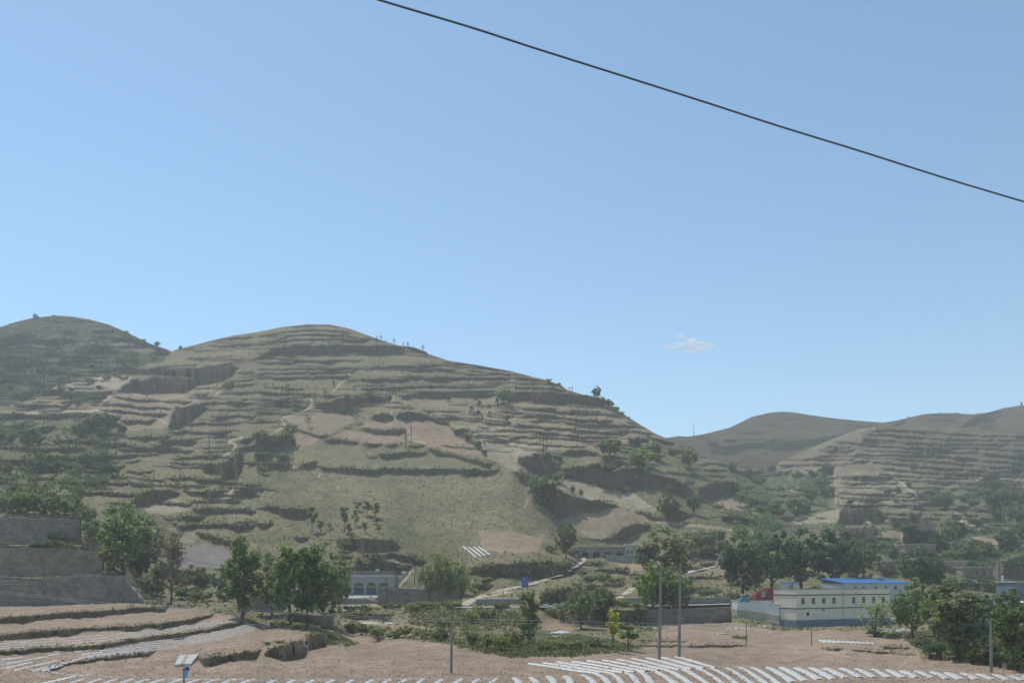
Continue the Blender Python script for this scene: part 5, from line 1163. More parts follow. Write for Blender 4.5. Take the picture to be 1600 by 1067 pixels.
# long prefab with blue roof
p0 = W_at(1320, 932, 180); pa = math.radians(17)
pf = empty("prefab_building", p0, pa); tag(pf, "long pale prefab building with a bright blue sheet roof behind the cream building", "building")
ez = (932 - 911) * px(180); PL_, PD = 18.0, 8.0
pw = []
for u in (1336.5, 1349.5, 1368.5, 1384.5, 1399.5, 1414.5):
    k = (u - CU) / F; s = (k * p0.y - p0.x) / (math.cos(pa) - math.sin(pa) * k); pw.append((s - .35, s + .35, ez - 1.5, ez - .62))
b = MB(); wall_open(b, 0, PL_, -1, ez, 0, .15, pw); b.box(0, .15, .15, PD, -1, ez).box(PL_ - .15, PL_, .15, PD, -1, ez).box(.15, PL_ - .15, PD - .15, PD, -1, ez + .8); b.build("wall", M['prefab'], pf)
for w_ in pw: window(pf, w_[0], w_[1], w_[2], w_[3], .04, .05)
b = MB(); b.add([(-.25,-.4,ez),(PL_+.25,-.4,ez),(PL_+.25,PD+.3,ez+1.05),(-.25,PD+.3,ez+1.05),(-.25,-.4,ez+.1),(PL_+.25,-.4,ez+.1),(PL_+.25,PD+.3,ez+1.15),(-.25,PD+.3,ez+1.15)],[(0,3,2,1),(4,5,6,7),(0,1,5,4),(1,2,6,5),(2,3,7,6),(3,0,4,7)])
rf = b.build("roof", M['blue_roof'], pf)
b = MB()
for i in range(22):
    x = .3 + i * (PL_ - .6) / 21; b.add([(x-.04,-.4,ez+.1),(x+.04,-.4,ez+.1),(x+.04,PD+.3,ez+1.15),(x-.04,PD+.3,ez+1.15),(x-.04,-.4,ez+.16),(x+.04,-.4,ez+.16),(x+.04,PD+.3,ez+1.21),(x-.04,PD+.3,ez+1.21)],[(0,3,2,1),(4,5,6,7),(0,1,5,4),(1,2,6,5),(2,3,7,6),(3,0,4,7)])
b.build("ridge", M['blue_roof'], rf)
tk_ = empty("roof_tank", p0 + Matrix.Rotation(pa, 3, 'Z') @ Vector((12.6, 4.0, ez + .62)), pa); tag(tk_, "small dark box with a pale lid at the right of the blue roof", "tank")
MB().box(0, 1.7, 0, 1.2, 0, .75).build("tank", M['grey_panel'], tk_); MB().box(.2, 1.5, .1, 1.1, .752, .95).build("lid", M['white'], tk_)

# brick walls at the left
def brick_wall(pts, hs, label, mat='brick_grey', cop='concrete_dark', t=.5):
    return wall_run("brick_wall", pts, label, "brick wall", mat, hs, t, cop, .14)
brick_wall([(-420, 958, 137), (-100, 951, 145), (0, 948.5, 148), (66, 948, 149)], [6.3, 5.75, 5.55, 5.3 - .2], "lowest of three grey brick walls, with lit holes painted as pale blocks at its top left")
brick_wall([(66.3, 948, 149.02), (130, 945, 150), (192, 942, 151)], [5.35, 5.2, 5.05], "plain right end of the lowest grey brick wall beside the bushy tree")
brick_wall([(192.3, 942, 151), (205, 943, 150), (222, 943, 148)], [4.95, 3.0, .5], "stepped sloping end piece of the lowest grey brick wall")
# pale blocks on the solid wall, painted as light coming through holes
pr_ = empty("hole_light_blocks", W_at(0, 948.5, 148)); tag(pr_, "rows of pale blocks painted as light through holes in the lowest wall", "brickwork")
for row in range(2):
    for i in range(30):
        for_u = 2 + i * 1.15 if i < 24 else 38 + (i - 24) * 4.6
        q = W_at(for_u, 948.3, 147.75) - pr_.location; z = 4.75 - row * .48
        MB().box(q.x - .055, q.x + .055, -.02, .1, q.z + z - .09, q.z + z + .09).build("light_block", M['tile_white'], pr_)
brick_wall([(-420, 912, 163), (0, 903, 168), (70, 902, 168.5), (160, 900.5, 169)], [6.9, 6.2, 6.05, 5.2], "middle one of three long brown grey brick walls at the left", 'brick_brown')
brick_wall([(-420, 870, 183), (0, 852, 185), (125, 852, 187)], [7.0, 6.3, 6.0], "uppermost and shortest of three grey brick walls at the left")
wall_run("ledge_parapet", [(115, 906, 158), (178, 905.5, 158)], "low grey parapet between the lowest and the middle brick wall", "wall", 'concrete_dark', [1.35, .8], .3)
# ruins among the roadside trees
brick_wall([(372, 957, 150), (419, 957, 149)], [3.1, 2.85], "brown brick ruin wall behind the roadside trees, left piece", 'brick_brown', 'mud')
brick_wall([(420, 958, 148), (443, 958, 147)], [2.1, 2.0], "dark low brick ruin right of the brown ruin wall", 'brick_brown', 'dark')
brick_wall([(455, 972, 139), (500, 978, 133)], [1.75, 1.7], "low brown brick wall linking the roadside trees to the brick stub", 'brick_brown', 'mud')
wall_run("brick_stub", [(501, 984, 127), (519, 984, 127)], "thick brown brick stub of a ruined gateway beside the field", "brick pier", 'brick_brown', [2.55, 2.5], 1.3, 'mud')
wall_run("mud_pillar", [(436, 967, 144), (445, 967, 144)], "pale rounded mud pillar between the ruined brick walls", "pillar", 'mud', [2.3, 2.2], .8)

# cave house with arches
def arch_bay(mb, x0, x1, xa, xb, z0, zs, z1, y0, y1, n=10):
    r_ = (xb - xa) / 2; cx = (xa + xb) / 2
    pts = [(x0, z0), (xa, z0), (xa, zs)] + [(cx - r_ * math.cos(math.pi * k / n), zs + r_ * math.sin(math.pi * k / n)) for k in range(1, n)] + [(xb, zs), (xb, z0), (x1, z0), (x1, z1), (x0, z1)]
    return mb.prism(pts, y0, y1)
h0 = W_at(529, 928, 206); hm = px(206)
ch = empty("cave_house", h0, math.radians(-2)); tag(ch, "white fronted cave house with four blue based arches behind the roadside trees", "house")
H_ = 28 * hm; bays = [(0, 22.5), (22.5, 42), (42, 61.5), (61.5, 88)]
fa = MB(); arches = [(3.2, 19), (24.5, 39.5), (44, 59), (63.5, 78.5)]
for (x0, x1), (xa, xb) in zip(bays, arches): arch_bay(fa, x0*hm, x1*hm, xa*hm, xb*hm, 0, 11*hm, H_, 0, .5)
fa.build("facade", M['tile_white'], ch)
for xa, xb in arches:
    a_, b2 = xa*hm, xb*hm; w_ = b2 - a_
    MB().box(a_, b2, .72, .9, -.2, H_ - .4).build("wall", M['mud'], ch)
    MB().box(a_, b2, .5, .717, 0, 5.2*hm).build("dado", M['blue_paint'], ch)
    window(ch, a_ + .12*w_, b2 - .12*w_, 5.6*hm, 11*hm, .6, .1, 'wood_pole', 'glass', 2)
    window(ch, a_ + .2*w_, b2 - .2*w_, 12.4*hm, 15.4*hm, .6, .08, 'wood_pole', 'glass', 1)
    MB().box(a_, b2, .52, .68, 11.2*hm, 12.2*hm).build("lintel", M['cream'], ch)
MB().box(-.2, 88*hm, -.25, .7, H_ + .003, H_ + .3).build("cornice", M['white'], ch)
MB().box(.3, 88*hm, .3, 2.2, H_ + .303, H_ + 1.35).build("parapet", M['brick_brown'], ch)
MB().box(-1.5, 88*hm, .9, 6.5, -.3, H_ - .1).build("rear_wall", M['mud'], ch)
yd = empty("house_yard", W_at(530, 932, 200)); tag(yd, "pale concrete yard paved in front of the arched cave house", "yard")
a_, b2 = W_at(526, 934, 197), W_at(592, 932, 196)
MB().add([(a_.x, a_.y, h0.z - .9), (b2.x, b2.y, h0.z - .9), (b2.x + 1, 206.2, h0.z - .02), (a_.x - .5, 206.2, h0.z - .02), (a_.x, a_.y, h0.z - 2), (b2.x, b2.y, h0.z - 2), (b2.x + 1, 206.2, h0.z - 2), (a_.x - .5, 206.2, h0.z - 2)], [(0,1,2,3),(0,4,5,1),(1,5,6,2),(3,7,4,0),(2,6,7,3)]).build("slab", M['concrete'], yd, Vector((0, 0, 0)) - yd.location)
wall_run("yard_wall", [(520, 945, 193), (575, 945, 191), (598, 944, 190)], "low grey wall below the pale yard of the cave house", "wall", 'concrete_dark', [1.5, 1.35, .3], .3, 'concrete')
brick_wall([(590, 943, 190), (640, 945, 188), (667, 946, 187), (719, 949, 185)], [3.7, 3.7, 3.65, 3.9], "long brown brick wall right of the arched cave house", 'brick_brown', 'concrete_dark')
wall_run("gate_pier", [(664, 946, 186.3), (668.5, 946, 186.3)], "pale brick pier dividing the long brown brick wall", "pier", 'mud', [4.0, 4.0], .6)
def dish(u, v, d, label):
    o = empty("satellite_dish", W_at(u, v, d)); tag(o, label, "satellite dish")
    b = MB(); n = 14; vs = []; fs = []
    for j in range(4):
        r_ = .2 + j * .24
        for k in range(n):
            an = 6.2832 * k / n; vs.append((r_ * math.cos(an), -.25 + .25 * (r_ / .92) ** 2 * -1, 1.0 + r_ * math.sin(an) * .9))
    for j in range(3):
        for k in range(n): fs.append((j*n+k, j*n+(k+1) % n, (j+1)*n+(k+1) % n, (j+1)*n+k))
    fs.append(tuple(range(n))); b.add(vs, fs); b.build("dish", M['white'], o)
    MB().tube([(0, .1, -.4), (0, -.2, 1.0)], .06, 6).build("mast", M['concrete_dark'], o); o.scale = (.62, .62, .5)
dish(590, 893.5, 209, "white satellite dish on the grassy roof of the arched cave house"); dish(631, 897, 204, "white satellite dish beside the steps right of the arched cave house")
# open flight of steps up the bank
st = empty("steps", W_at(612, 917, 204)); tag(st, "narrow pale flight of steps climbing the bank right of the cave house", "steps")
for i in range(14):
    u = 612 + i * 2.1; v = 918 - i * 2.0; q = W_at(u, v) - st.location
    MB().box(q.x - .45, q.x + .45, q.y - .35, q.y + .3, q.z - .3, q.z + .16).build("step", M['concrete'], st)
# upper cave dwellings
h1 = W_at(905, 872, 274); m1 = px(274)
o = empty("cave_house", h1); tag(o, "brown earthen cave house front with dark arches under a pale coping", "house")
fa = MB()
for i in range(4): arch_bay(fa, i*18*m1, (i+1)*18*m1, (i*18+3.2)*m1, (i*18+14.8)*m1, -.6, 4.5*m1, 17.5*m1, 0, .7)
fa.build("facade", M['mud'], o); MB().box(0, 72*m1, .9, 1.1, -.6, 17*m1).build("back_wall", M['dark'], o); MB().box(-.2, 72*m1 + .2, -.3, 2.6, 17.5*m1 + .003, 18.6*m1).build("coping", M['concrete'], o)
for i in range(4): MB().box((i*18+3.3)*m1, (i*18+14.7)*m1, .45, .6, -.5, 3.4*m1).build("door", M['wood_pole'], o)
h2 = W_at(977, 870, 272); o = empty("cave_house", h2); tag(o, "small white fronted cave house with narrow arched windows beside the brown one", "house")
fa = MB()
for i in range(5): arch_bay(fa, i*7*m1, (i+1)*7*m1, (i*7+1.6)*m1, (i*7+5.4)*m1, 5*m1, 9.2*m1, 18.5*m1, 0, .5)
fa.box(0, 35*m1, 0, .5, -.6, 5*m1 - .002); fa.build("facade", M['tile_white'], o); MB().box(0, 35*m1, .6, .8, -.6, 18*m1).build("back_wall", M['grey_panel'], o); MB().box(-.3, 36*m1, -.4, 2.2, 18.5*m1 + .003, 19.8*m1).build("cornice", M['white'], o)
h3 = W_at(1122, 884, 244); m3 = px(244); o = empty("cave_house", h3); tag(o, "little white house front with one arched doorway left of the dark grove", "house")
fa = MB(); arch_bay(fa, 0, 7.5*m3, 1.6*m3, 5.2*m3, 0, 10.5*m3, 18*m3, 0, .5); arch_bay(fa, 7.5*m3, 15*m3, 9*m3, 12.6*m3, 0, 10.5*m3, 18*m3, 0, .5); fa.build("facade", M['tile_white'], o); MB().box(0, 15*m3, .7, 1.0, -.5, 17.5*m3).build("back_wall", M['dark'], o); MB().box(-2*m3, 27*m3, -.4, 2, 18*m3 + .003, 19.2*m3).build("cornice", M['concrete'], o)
MB().box(-2*m3, 17*m3, -1.6, -.003, -.8, .0).build("step", M['concrete'], o)
wall_run("yard_wall", [(946, 874, 266), (972, 875, 265), (1000, 871, 266)], "pale low wall before the upper cave houses", "wall", 'concrete_dark', [1.6, 1.2, 1.3], .3, 'concrete', .18)
# road, parapets, retaining wall
def strip(name, pts, wd, mat, label=None, cat=None, kind=None, lift=.08, group=None, crown=.0, step=3.0, parent=None):
    """ribbon laid on the land along photo spots"""
    P_ = []
    for (x0, y0), (x1, y1) in zip(pts[:-1], pts[1:]):
        n_ = max(1, int(math.hypot(x1 - x0, (y1 - y0) * 2) / step))
        for k in range(n_): P_.append(W_at(x0 + (x1 - x0) * k / n_, y0 + (y1 - y0) * k / n_))
    P_.append(W_at(*pts[-1])); o0 = P_[0].copy(); vs = []; fs = []
    for i, p in enumerate(P_):
        t_ = P_[min(i+1, len(P_)-1)] - P_[max(i-1, 0)]; nn = Vector((-t_.y, t_.x, 0)); nn = nn.normalized() if nn.length > 1e-6 else Vector((1, 0, 0))
        ww = wd * (1 if not hasattr(wd, '__len__') else 1) * random.uniform(.88, 1.12) / 2
        e = .75 if i in (0, len(P_) - 1) else 1.0
        q = p - o0
        for f_, hz_ in ((-1, -.03), (-.55, lift + crown * .75), (0, lift + crown), (.55, lift + crown * .75), (1, -.03)):
            vs.append((q.x + nn.x * ww * f_ * e, q.y + nn.y * ww * f_ * e, q.z + hz_ + random.uniform(-.012, .012)))
        if i:
            for k in range(4): fs.append(((i-1)*5+k, (i-1)*5+k+1, i*5+k+1, i*5+k))
    me = bpy.data.meshes.new(name); me.from_pydata(vs, [], fs); me.update()
    o_ = obj(name, me, M[mat], parent, o0); tag(o_, label, cat, group, kind); return o_
strip("road", [(700, 949), (760, 948), (845, 947.5), (940, 946.5), (1040, 945.5), (1140, 943)], 4.4, 'asphalt', kind='structure', lift=.12)
strip("lane", [(722, 946), (736, 938), (755, 930), (780, 923), (805, 917.5), (830, 912), (855, 904.5), (878, 897)], 2.6, 'path', kind='structure', lift=.15)
strip("path", [(886, 893), (900, 884), (912, 876), (912, 868)], 1.6, 'path', kind='structure', lift=.12)
strip("path", [(968, 935), (978, 927), (989, 918)], 1.8, 'path', kind='structure', lift=.12)
strip("path", [(1066, 897), (1085, 891), (1102, 888), (1122, 886)], 2.2, 'concrete', kind='structure', lift=.15)
strip("path", [(1412, 831), (1428, 836), (1446, 842)], 3.6, 'path', kind='structure', lift=.15)
strip("path", [(1398, 855), (1405, 862), (1411, 866)], 2.2, 'path', kind='structure', lift=.12)
wall_run("parapet_wall", [(744, 944, 168), (790, 943.5, 167), (818, 943.5, 166.5)], "thin pale topped parapet at the near end of the lane", "wall", 'concrete_dark', [1.05, 1.05, 1.0], .3, 'white', .16)
wall_run("parapet_wall", [(970, 943.5, 161), (1060, 943, 158), (1140, 942, 156)], "long low parapet on the far side of the road", "wall", 'concrete_dark', [1.1, 1.1, 1.0], .3, 'concrete', .14)
wall_run("retaining_wall", [(1010, 976.5, 147.5), (1060, 976, 147.5), (1142, 973, 147.5)], "grey brown retaining wall carrying the road above the stony field", "wall", 'brick_brown', [2.75, 2.85, 2.8], .5, 'concrete_dark')
for i, (u, v) in enumerate([(853, 946.5), (868, 946.3), (879, 946.2), (894, 946), (903, 946), (962, 946), (975, 946), (985, 945.8), (997, 945.6), (1010, 945.5), (1022, 945.5), (1033, 945.2)]):
    q = W_at(u, v, 154.0); o = empty("kerb_block", q); tag(o, "white painted kerb block along the near edge of the road", "kerb block", "white kerb blocks along the road")
    MB().prism([(-.55, -.3), (.55, -.3), (.5, .45), (-.5, .45)], -.15, .15).build("block", M['white'], o)
# blue sign
q = W_at(820, 921, 176); m2 = px(176); sg = empty("billboard", q, 0.1); tag(sg, "blue upright billboard with pale markings above the narrow dense tree", "sign")
MB().prism([(-5.3*m2, 4.5*m2), (5.3*m2, 4.5*m2), (5.3*m2, 19.5*m2), (3.2*m2, 20.8*m2), (-3.6*m2, 20.8*m2), (-5.3*m2, 19.8*m2)], 0, .18).build("panel", M['sign_blue'], sg)
for pts in ([(-4, 16), (-1, 17.4), (1.2, 16.6), (.2, 15.2), (-3.2, 14.6)], [(-3.4, 9), (-1.2, 11.8), (.2, 11.2), (-1.4, 8.2), (-3.2, 6.6)], [(1.0, 14.2), (3.8, 14.6), (4.2, 11.2), (2.2, 12.2)], [(-.4, 8.8), (2.2, 9.8), (3.6, 8.6), (.2, 7.2)]):
    MB().prism([(x*m2, z*m2) for x, z in pts], -.02, -.003).build("marking", M['sign_pale'], sg)
for x in (-4, 4): MB().tube([(x*m2, .1, -.6), (x*m2, .1, 4.5*m2)], .07, 8).build("leg", M['grey_panel'], sg)
MB().box(4.6*m2, 5.9*m2, .185, .3, 3.4*m2, 16*m2).build("brace", M['concrete'], sg)
q = W_at(660, 946.5, 184.5); o = empty("yellow_cart", q); tag(o, "low yellow barrow standing at the foot of the brown brick wall", "barrow")
MB().prism([(-.55, .3), (.5, .3), (.7, .75), (-.65, .75)], -.4, .4).build("tray", M['yellow'], o)
for y in (-.45, .37): MB().tube([(.3, y, .22), (.3, y + .08, .22)], .22, 12).build("wheel", M['rubber'], o)
MB().box(-.6, -.5, -.3, .3, 0, .3).build("stand", M['dark_trim'], o)

# old houses at the right
def hut(name, u, v, d, wpx, hpx, dep, mat, label, roof='concrete', rot=0.0, doors=(), wins=(), roof_h=.25):
    m_ = px(d); o_ = empty(name, W_at(u, v, d), rot); tag(o_, label, "house"); W_, H2 = wpx*m_, hpx*m_
    hl = [(a*m_, b*m_, 0, h*m_) for a, b, h in doors] + [(a*m_, b*m_, c*m_, e*m_) for a, b, c, e in wins]
    b = MB(); wall_open(b, 0, W_, 0, H2, 0, .3, hl); b.box(0, .3, .3, dep, 0, H2).box(W_-.3, W_, .3, dep, 0, H2).box(.3, W_-.3, dep-.3, dep, 0, H2).box(0, W_, 0, dep, -1.2, -.003)
    b.build("wall", M[mat], o_); MB().box(-.25, W_+.25, -.3, dep+.2, H2+.003, H2+roof_h).build("roof", M[roof], o_)
    for a, b2, h in doors: MB().box(a*m_, b2*m_, .1, .18, 0, h*m_).build("door", M['wood_pole'], o_)
    for a, b2, c, e in wins: window(o_, a*m_, b2*m_, c*m_, e*m_, .1, .07)
    return o_
hut("mud_house", 1415, 866, 262, 47, 15, 5, 'brick_brown', "low brown house with a thin pale roof edge below the sunlit terrace", 'concrete', 0, [(8, 12, 9), (30, 34, 9)], [(16, 21, 4, 9), (37, 42, 4, 9)])
hut("mud_house", 1378, 893, 232, 26, 15, 4, 'mud', "tan mud house with a pale roof edge behind the right end of the blue roof", 'concrete', .15, [(13, 17, 10)], [(4, 8, 4, 9)])
hut("mud_house", 1474, 895, 232, 35, 18, 5, 'mud', "old mud brick house left of the dark brown one among the green trees", 'concrete', -.12, [(20, 24, 11)], [(6, 11, 5, 11)])
hut("mud_house", 1505, 901, 226, 46, 14, 5, 'brick_brown', "long dark brown house with a pale roof edge among the trees at the right", 'concrete', -.05, [(30, 34, 10)], [(8, 13, 4, 9), (18, 23, 4, 9)])
hut("mud_house", 1312, 843, 285, 55, 17, 4, 'mud', "old earth house with small openings under the bank of the right hill", 'concrete_dark', .02, [(20, 24, 10)], [(5, 8, 6, 10), (28, 31, 7, 11), (34, 37, 7, 11), (40, 43, 7, 11)])
hut("grey_house", 1587, 943, 172, 40, 33, 6, 'bluegrey', "tall grey house with a pale roof edge cut by the right margin", 'concrete', .1, [], [(6, 9, 14, 20), (20, 25, 14, 20)])
hut("grey_shed", 1566, 958, 160, 60, 13, 4, 'bluegrey', "low bluish shed under a grey roof at the right margin", 'grey_panel', .02, [(14, 19, 9)], [(24, 29, 4, 8)], .4)
o = strip("roof_sheet", [(0, 0), (1, 0)], .1, 'white') if False else None
q = W_at(1593, 943, 160.5); o = empty("white_sheet", q); tag(o, "bright white sheet lying on the roof of the bluish shed", "sheet"); MB().add([(0,-.2,.24),(2.6,-.2,.3),(2.6,2.2,.5),(.4,2.0,.45),(0,-.2,.30),(2.6,-.2,.36),(2.6,2.2,.56),(.4,2.0,.51)],[(0,3,2,1),(4,5,6,7),(0,1,5,4),(1,2,6,5),(2,3,7,6),(3,0,4,7)]).build("sheet", M['white'], o)
#wall_run("mud_wall", [(1560, 906, 222), (1610, 906, 222), (1700, 904, 222)], "big dark earth wall face above the houses at the right margin", "wall", 'mud', [5.2, 6.4, 7.5], 1.2)
wall_run("mud_pillar", [(1559, 905, 220), (1564, 905, 220)], "pale tall corner pillar of the earth wall at the right", "pillar", 'mud', [5.2, 5.0], .9)
wall_run("white_post", [(1566, 916, 212), (1568.6, 916, 212)], "white post below the earth wall at the right margin", "post", 'white', [2.9, 2.9], .4)
wall_run("terrace_wall", [(1412, 829, 282), (1462, 829, 282)], "brown retaining wall with pale top edge above the concrete ramp", "wall", 'mud', [2.4, 2.4], .5, 'concrete', .12)
#wall_run("terrace_wall", [(1080, 790, 296), (1102, 791, 296), (1142, 790, 300)], "thin pale wall line under the dark bank of the ravine", "wall", 'stone', [.9, .8, .6], .4)

# ------------------------------------------------------------------ poles, cables, wires
def pole(u, v, hpx, d, rad, label, mat='pole', lean=0.0, arm=0, group=None, name="utility_pole"):
    p = W_at(u, v, d); m_ = px(p.y); h = hpx * m_; o_ = empty(name, p); tag(o_, label, "pole", group)
    MB().tube([(0, 0, -.8), (lean*.5, 0, h*.5), (lean, 0, h)], [rad*1.2, rad, rad*.72], 12).build("post", M[mat], o_)
    if arm:
        MB().box(lean - arm, lean + arm, -.05, .05, h*.95, h*.95 + .1).build("crossarm", M['wood_pole'], o_)
        for x in (-arm*.85, 0, arm*.85): MB().tube([(lean + x, 0, h*.95 + .1), (lean + x, 0, h*.95 + .3)], [.05, .035], 8).build("insulator", M['white'], o_)
    return o_
pole(1030, 1026, 149, 83.5, .14, "left of two tall bare concrete poles at the white striped plot", lean=.2)
pole(1061, 1026, 147, 83.5, .14, "right of two tall bare concrete poles at the white striped plot", lean=.14)
pc_ = pole(705, 1051, 99, None, .10, "lone slim grey pole standing in the ploughed field", lean=.06)
pole(1549, 1050, 83, None, .11, "slim dark pole at the edge of the ploughed field on the right", lean=-.05)
pole(1166, 1007, 40, None, .05, "short thin stake in the stony field before the plastered wall", 'wood_pole', name="field_stake")
pole(1268, 1007, 30, None, .05, "short thin stake before the cream building", 'wood_pole', name="field_stake")
pole(604, 946, 44, 186, .1, "dark pole standing against the brown brick wall by the cave house", 'wood_pole', arm=.5)
pole(550, 948, 36, 190, .06, "thin grey pole on the low wall before the pale yard", 'concrete_dark')
pole(648, 908, 24, 206, .09, "short dark pole on the bank right of the steps", 'wood_pole')
pole(786, 939, 20, 170, .07, "short dark post beside the lane below the billboard", 'wood_pole')
pole(1142, 948, 52, 158, .11, "grey pole at the left end of the yard wall", lean=.05)
pole(1158, 935, 32, 160, .07, "thinner pale pole behind the teal machine", 'concrete_dark')
pole(1269, 922, 20, 150, .06, "thin pale pole rising behind the roof of the cream building", 'concrete_dark')
pole(327, 710, 29, None, .2, "dark pole with crossarm on the terraces left of the pinkish fields", 'wood_pole', arm=.9)
pole(633.5, 700, 30, None, .2, "left of two dark poles beside the large pinkish hill field", 'wood_pole', arm=.9)
pole(642.5, 691, 27, None, .2, "right of two dark poles beside the large pinkish hill field", 'wood_pole', arm=.9)
pole(849, 711, 30, None, .18, "left of a pair of dark poles on the far right terraces", 'wood_pole', arm=.8)
pole(854, 711, 29, None, .18, "right of a pair of dark poles on the far right terraces", 'wood_pole', arm=.8)
pole(1084, 681, 18, 860, .25, "tiny far pole on the saddle between the hills", 'wood_pole', name="mast")
pole(1596, 634, 6, 860, .9, "tiny dark block on the far right crest", 'wood_pole', name="hilltop_marker")
def wire(name, pts, rad, mat, label, cat="wire"):
    P_ = [W_at(u, v, d) for u, v, d in pts]; o0 = P_[0].copy(); Q_ = []
    n_ = len(P_)
    for i in range(n_ - 1):                      # smooth curve through the points
        p0, p1, p2, p3 = P_[max(i-1, 0)], P_[i], P_[i+1], P_[min(i+2, n_-1)]
        for k in range(8):
            t_ = k / 8; Q_.append(.5*((2*p1) + (p2-p0)*t_ + (2*p0-5*p1+4*p2-p3)*t_*t_ + (3*p1-p0-3*p2+p3)*t_**3))
    Q_.append(P_[-1]); o_ = MB().tube([q - o0 for q in Q_], rad, 8).build(name, M[mat], None, o0); tag(o_, label, cat); return o_
wire("overhead_cable", [(60, -175, 6.2), (330, -80, 6.6), (591, 0, 7.0), (733, 42.4, 7.3), (835, 75.5, 7.5), (962.5, 115.7, 7.8), (1090, 156.2, 8.1), (1217.5, 197.4, 8.4), (1345, 236.6, 8.7), (1472, 277, 9.0), (1600, 315.3, 9.3), (1900, 404, 10.0)], .0092, 'cable', "thick dark cable slanting across the sky", "cable")
wire("overhead_wire", [(-420, 884, 82), (0, 923.5, 79), (138, 938.5, 78), (245, 946, 77), (400, 953, 76), (516, 959, 74), (614, 964.5, 72), (705, 966, 69.5), (800, 968, 72), (960, 972, 78), (1100, 976, 84)], .009, 'wire', "upper of two thin pale wires running to the slim field pole")
wire("overhead_wire", [(-420, 890, 81), (0, 927, 78), (138, 942, 77), (245, 949.5, 76), (400, 955.5, 75), (516, 961.5, 73.5), (614, 967.5, 71.5), (705, 970, 69.5), (800, 973, 72), (960, 977, 78), (1100, 980, 84)], .009, 'wire', "lower of two thin pale wires running to the slim field pole")

# ------------------------------------------------------------------ near field: pump, slab, plastic mulch
q = W_at(287.5, 1070, None); k_ = px(q.y); pm_ = empty("standpipe", q); tag(pm_, "blue standpipe with a downturned spout beside the pale cover slab", "standpipe")
MB().tube([(0, 0, -.5), (0, 0, 25*k_)], .055, 12).build("pipe", M['pump_dark'], pm_)
MB().tube([(-.04, 0, 24.2*k_), (1.2*k_, -.02, 25.4*k_), (7.2*k_, -.05, 25.6*k_)], [.09, .13, .13], 10).build("elbow", M['pump_dark'], pm_)
MB().tube([(5.2*k_, -.04, 25*k_), (5.6*k_, -.04, 29*k_)], [.16, .13], 10).build("valve", M['pump_dark'], pm_)
MB().prism([(1.3*k_, 11*k_), (3*k_, 11*k_), (5.2*k_, 18*k_), (7.4*k_, 22*k_), (7.6*k_, 24*k_), (1.3*k_, 24*k_)], -.12, .1).build("spout", M['pump_blue'], pm_)
sl = [W_at(272.5, 1041.5), W_at(299, 1040), W_at(310.5, 1025), W_at(281, 1026)]; o0 = sl[0].copy(); o = empty("cover_slab", o0); tag(o, "pale concrete cover slab of two halves lying at the end of a grassy bank", "slab")
def quad_slab(mb, a, b, c, d, th=.25):
    tp_ = [Vector((p.x, p.y, p.z + .35)) for p in (a, b, c, d)]; bt = [p - Vector((0, 0, th + .5)) for p in tp_]
    mb.add(bt + tp_, [(0,3,2,1),(4,5,6,7),(0,1,5,4),(1,2,6,5),(2,3,7,6),(3,0,4,7)]); return mb
sv = [p - o0 for p in sl]
l_ = lambda a, b, t: a.lerp(b, t)
quad_slab(MB(), sv[0], l_(sv[0], sv[1], .36), l_(sv[3], sv[2], .36), sv[3]).build("slab", M['concrete'], o); quad_slab(MB(), l_(sv[0], sv[1], .6), l_(sv[0], sv[1], .98), sv[2], l_(sv[3], sv[2], .45)).build("slab", M['concrete'], o)
quad_slab(MB(), l_(sv[0], sv[1], .37), l_(sv[0], sv[1], .59), l_(sv[3], sv[2], .44), l_(sv[3], sv[2], .37), .4).build("channel", M['concrete_dark'], o)
for p in o.children: p.location.z -= .12

RB = rg(800, 960, .25)
tops = RB([(25,395),(130,392),(240,385),(345,382),(455,375),(540,368),(620,360),(720,358),(800,350),(895,348),(985,345),(1075,338),(1165,332),(1255,335),(1345,332),(1430,328),(1510,328)])
film = lambda pts, wd=.52, lab=None, gr=None, crown=.09: strip("mulch_strip", pts, wd, 'film', lab, "mulch strip", None, .02, gr, crown * .5, 2.0)
for i, (x, y) in enumerate(tops):
    if i < 4: pts = [(x - 3, y), (x + 2.5, y + 4), (x + 5.5, y + 11), (x + 7, y + 22)]
    elif i < 9: pts = [(x - 4, y), (x + 4, y + 3.5), (x + 11, y + 9), (x + 18, y + 20), (x + 22, y + 30)]
    else: pts = [(x - 2, y), (x + 9, y + 5), (x + 19, y + 11), (x + 32, y + 20), (x + 46, y + 30)]
    film(pts, .68, "curved white plastic strip along the bottom of the near field at the centre", "curved white plastic strips at the bottom centre")
t8 = R8([(0,985),(70,985),(145,987),(220,987),(295,990),(375,990),(450,993),(530,995),(610,998),(685,1003),(760,1005),(835,1007),(915,1012),(995,1015),(1075,1020),(1155,1022),(1230,1028),(1310,1032),(1390,1036)])
b8 = R8([(60,1062),(130,1060),(195,1055),(265,1048),(335,1045),(400,1040),(470,1037),(540,1037),(615,1037),(690,1038),(760,1038),(830,1040),(915,1044),(985,1047),(1065,1047),(1145,1048),(1220,1050),(1300,1053),(1380,1056)])
for i in range(len(t8)):
    e = b8[min(i + 1, len(b8) - 1)] if i < len(b8) - 1 else (b8[-1][0] + 24, b8[-1][1] + 1)
    a_ = t8[i]; film([a_, (a_[0]*.62 + e[0]*.38, a_[1]*.68 + e[1]*.32), (a_[0]*.3 + e[0]*.7, a_[1]*.36 + e[1]*.64), e], .85, "short slanting white plastic strip in the long row at the lower right", "slanting white plastic strips at the lower right")
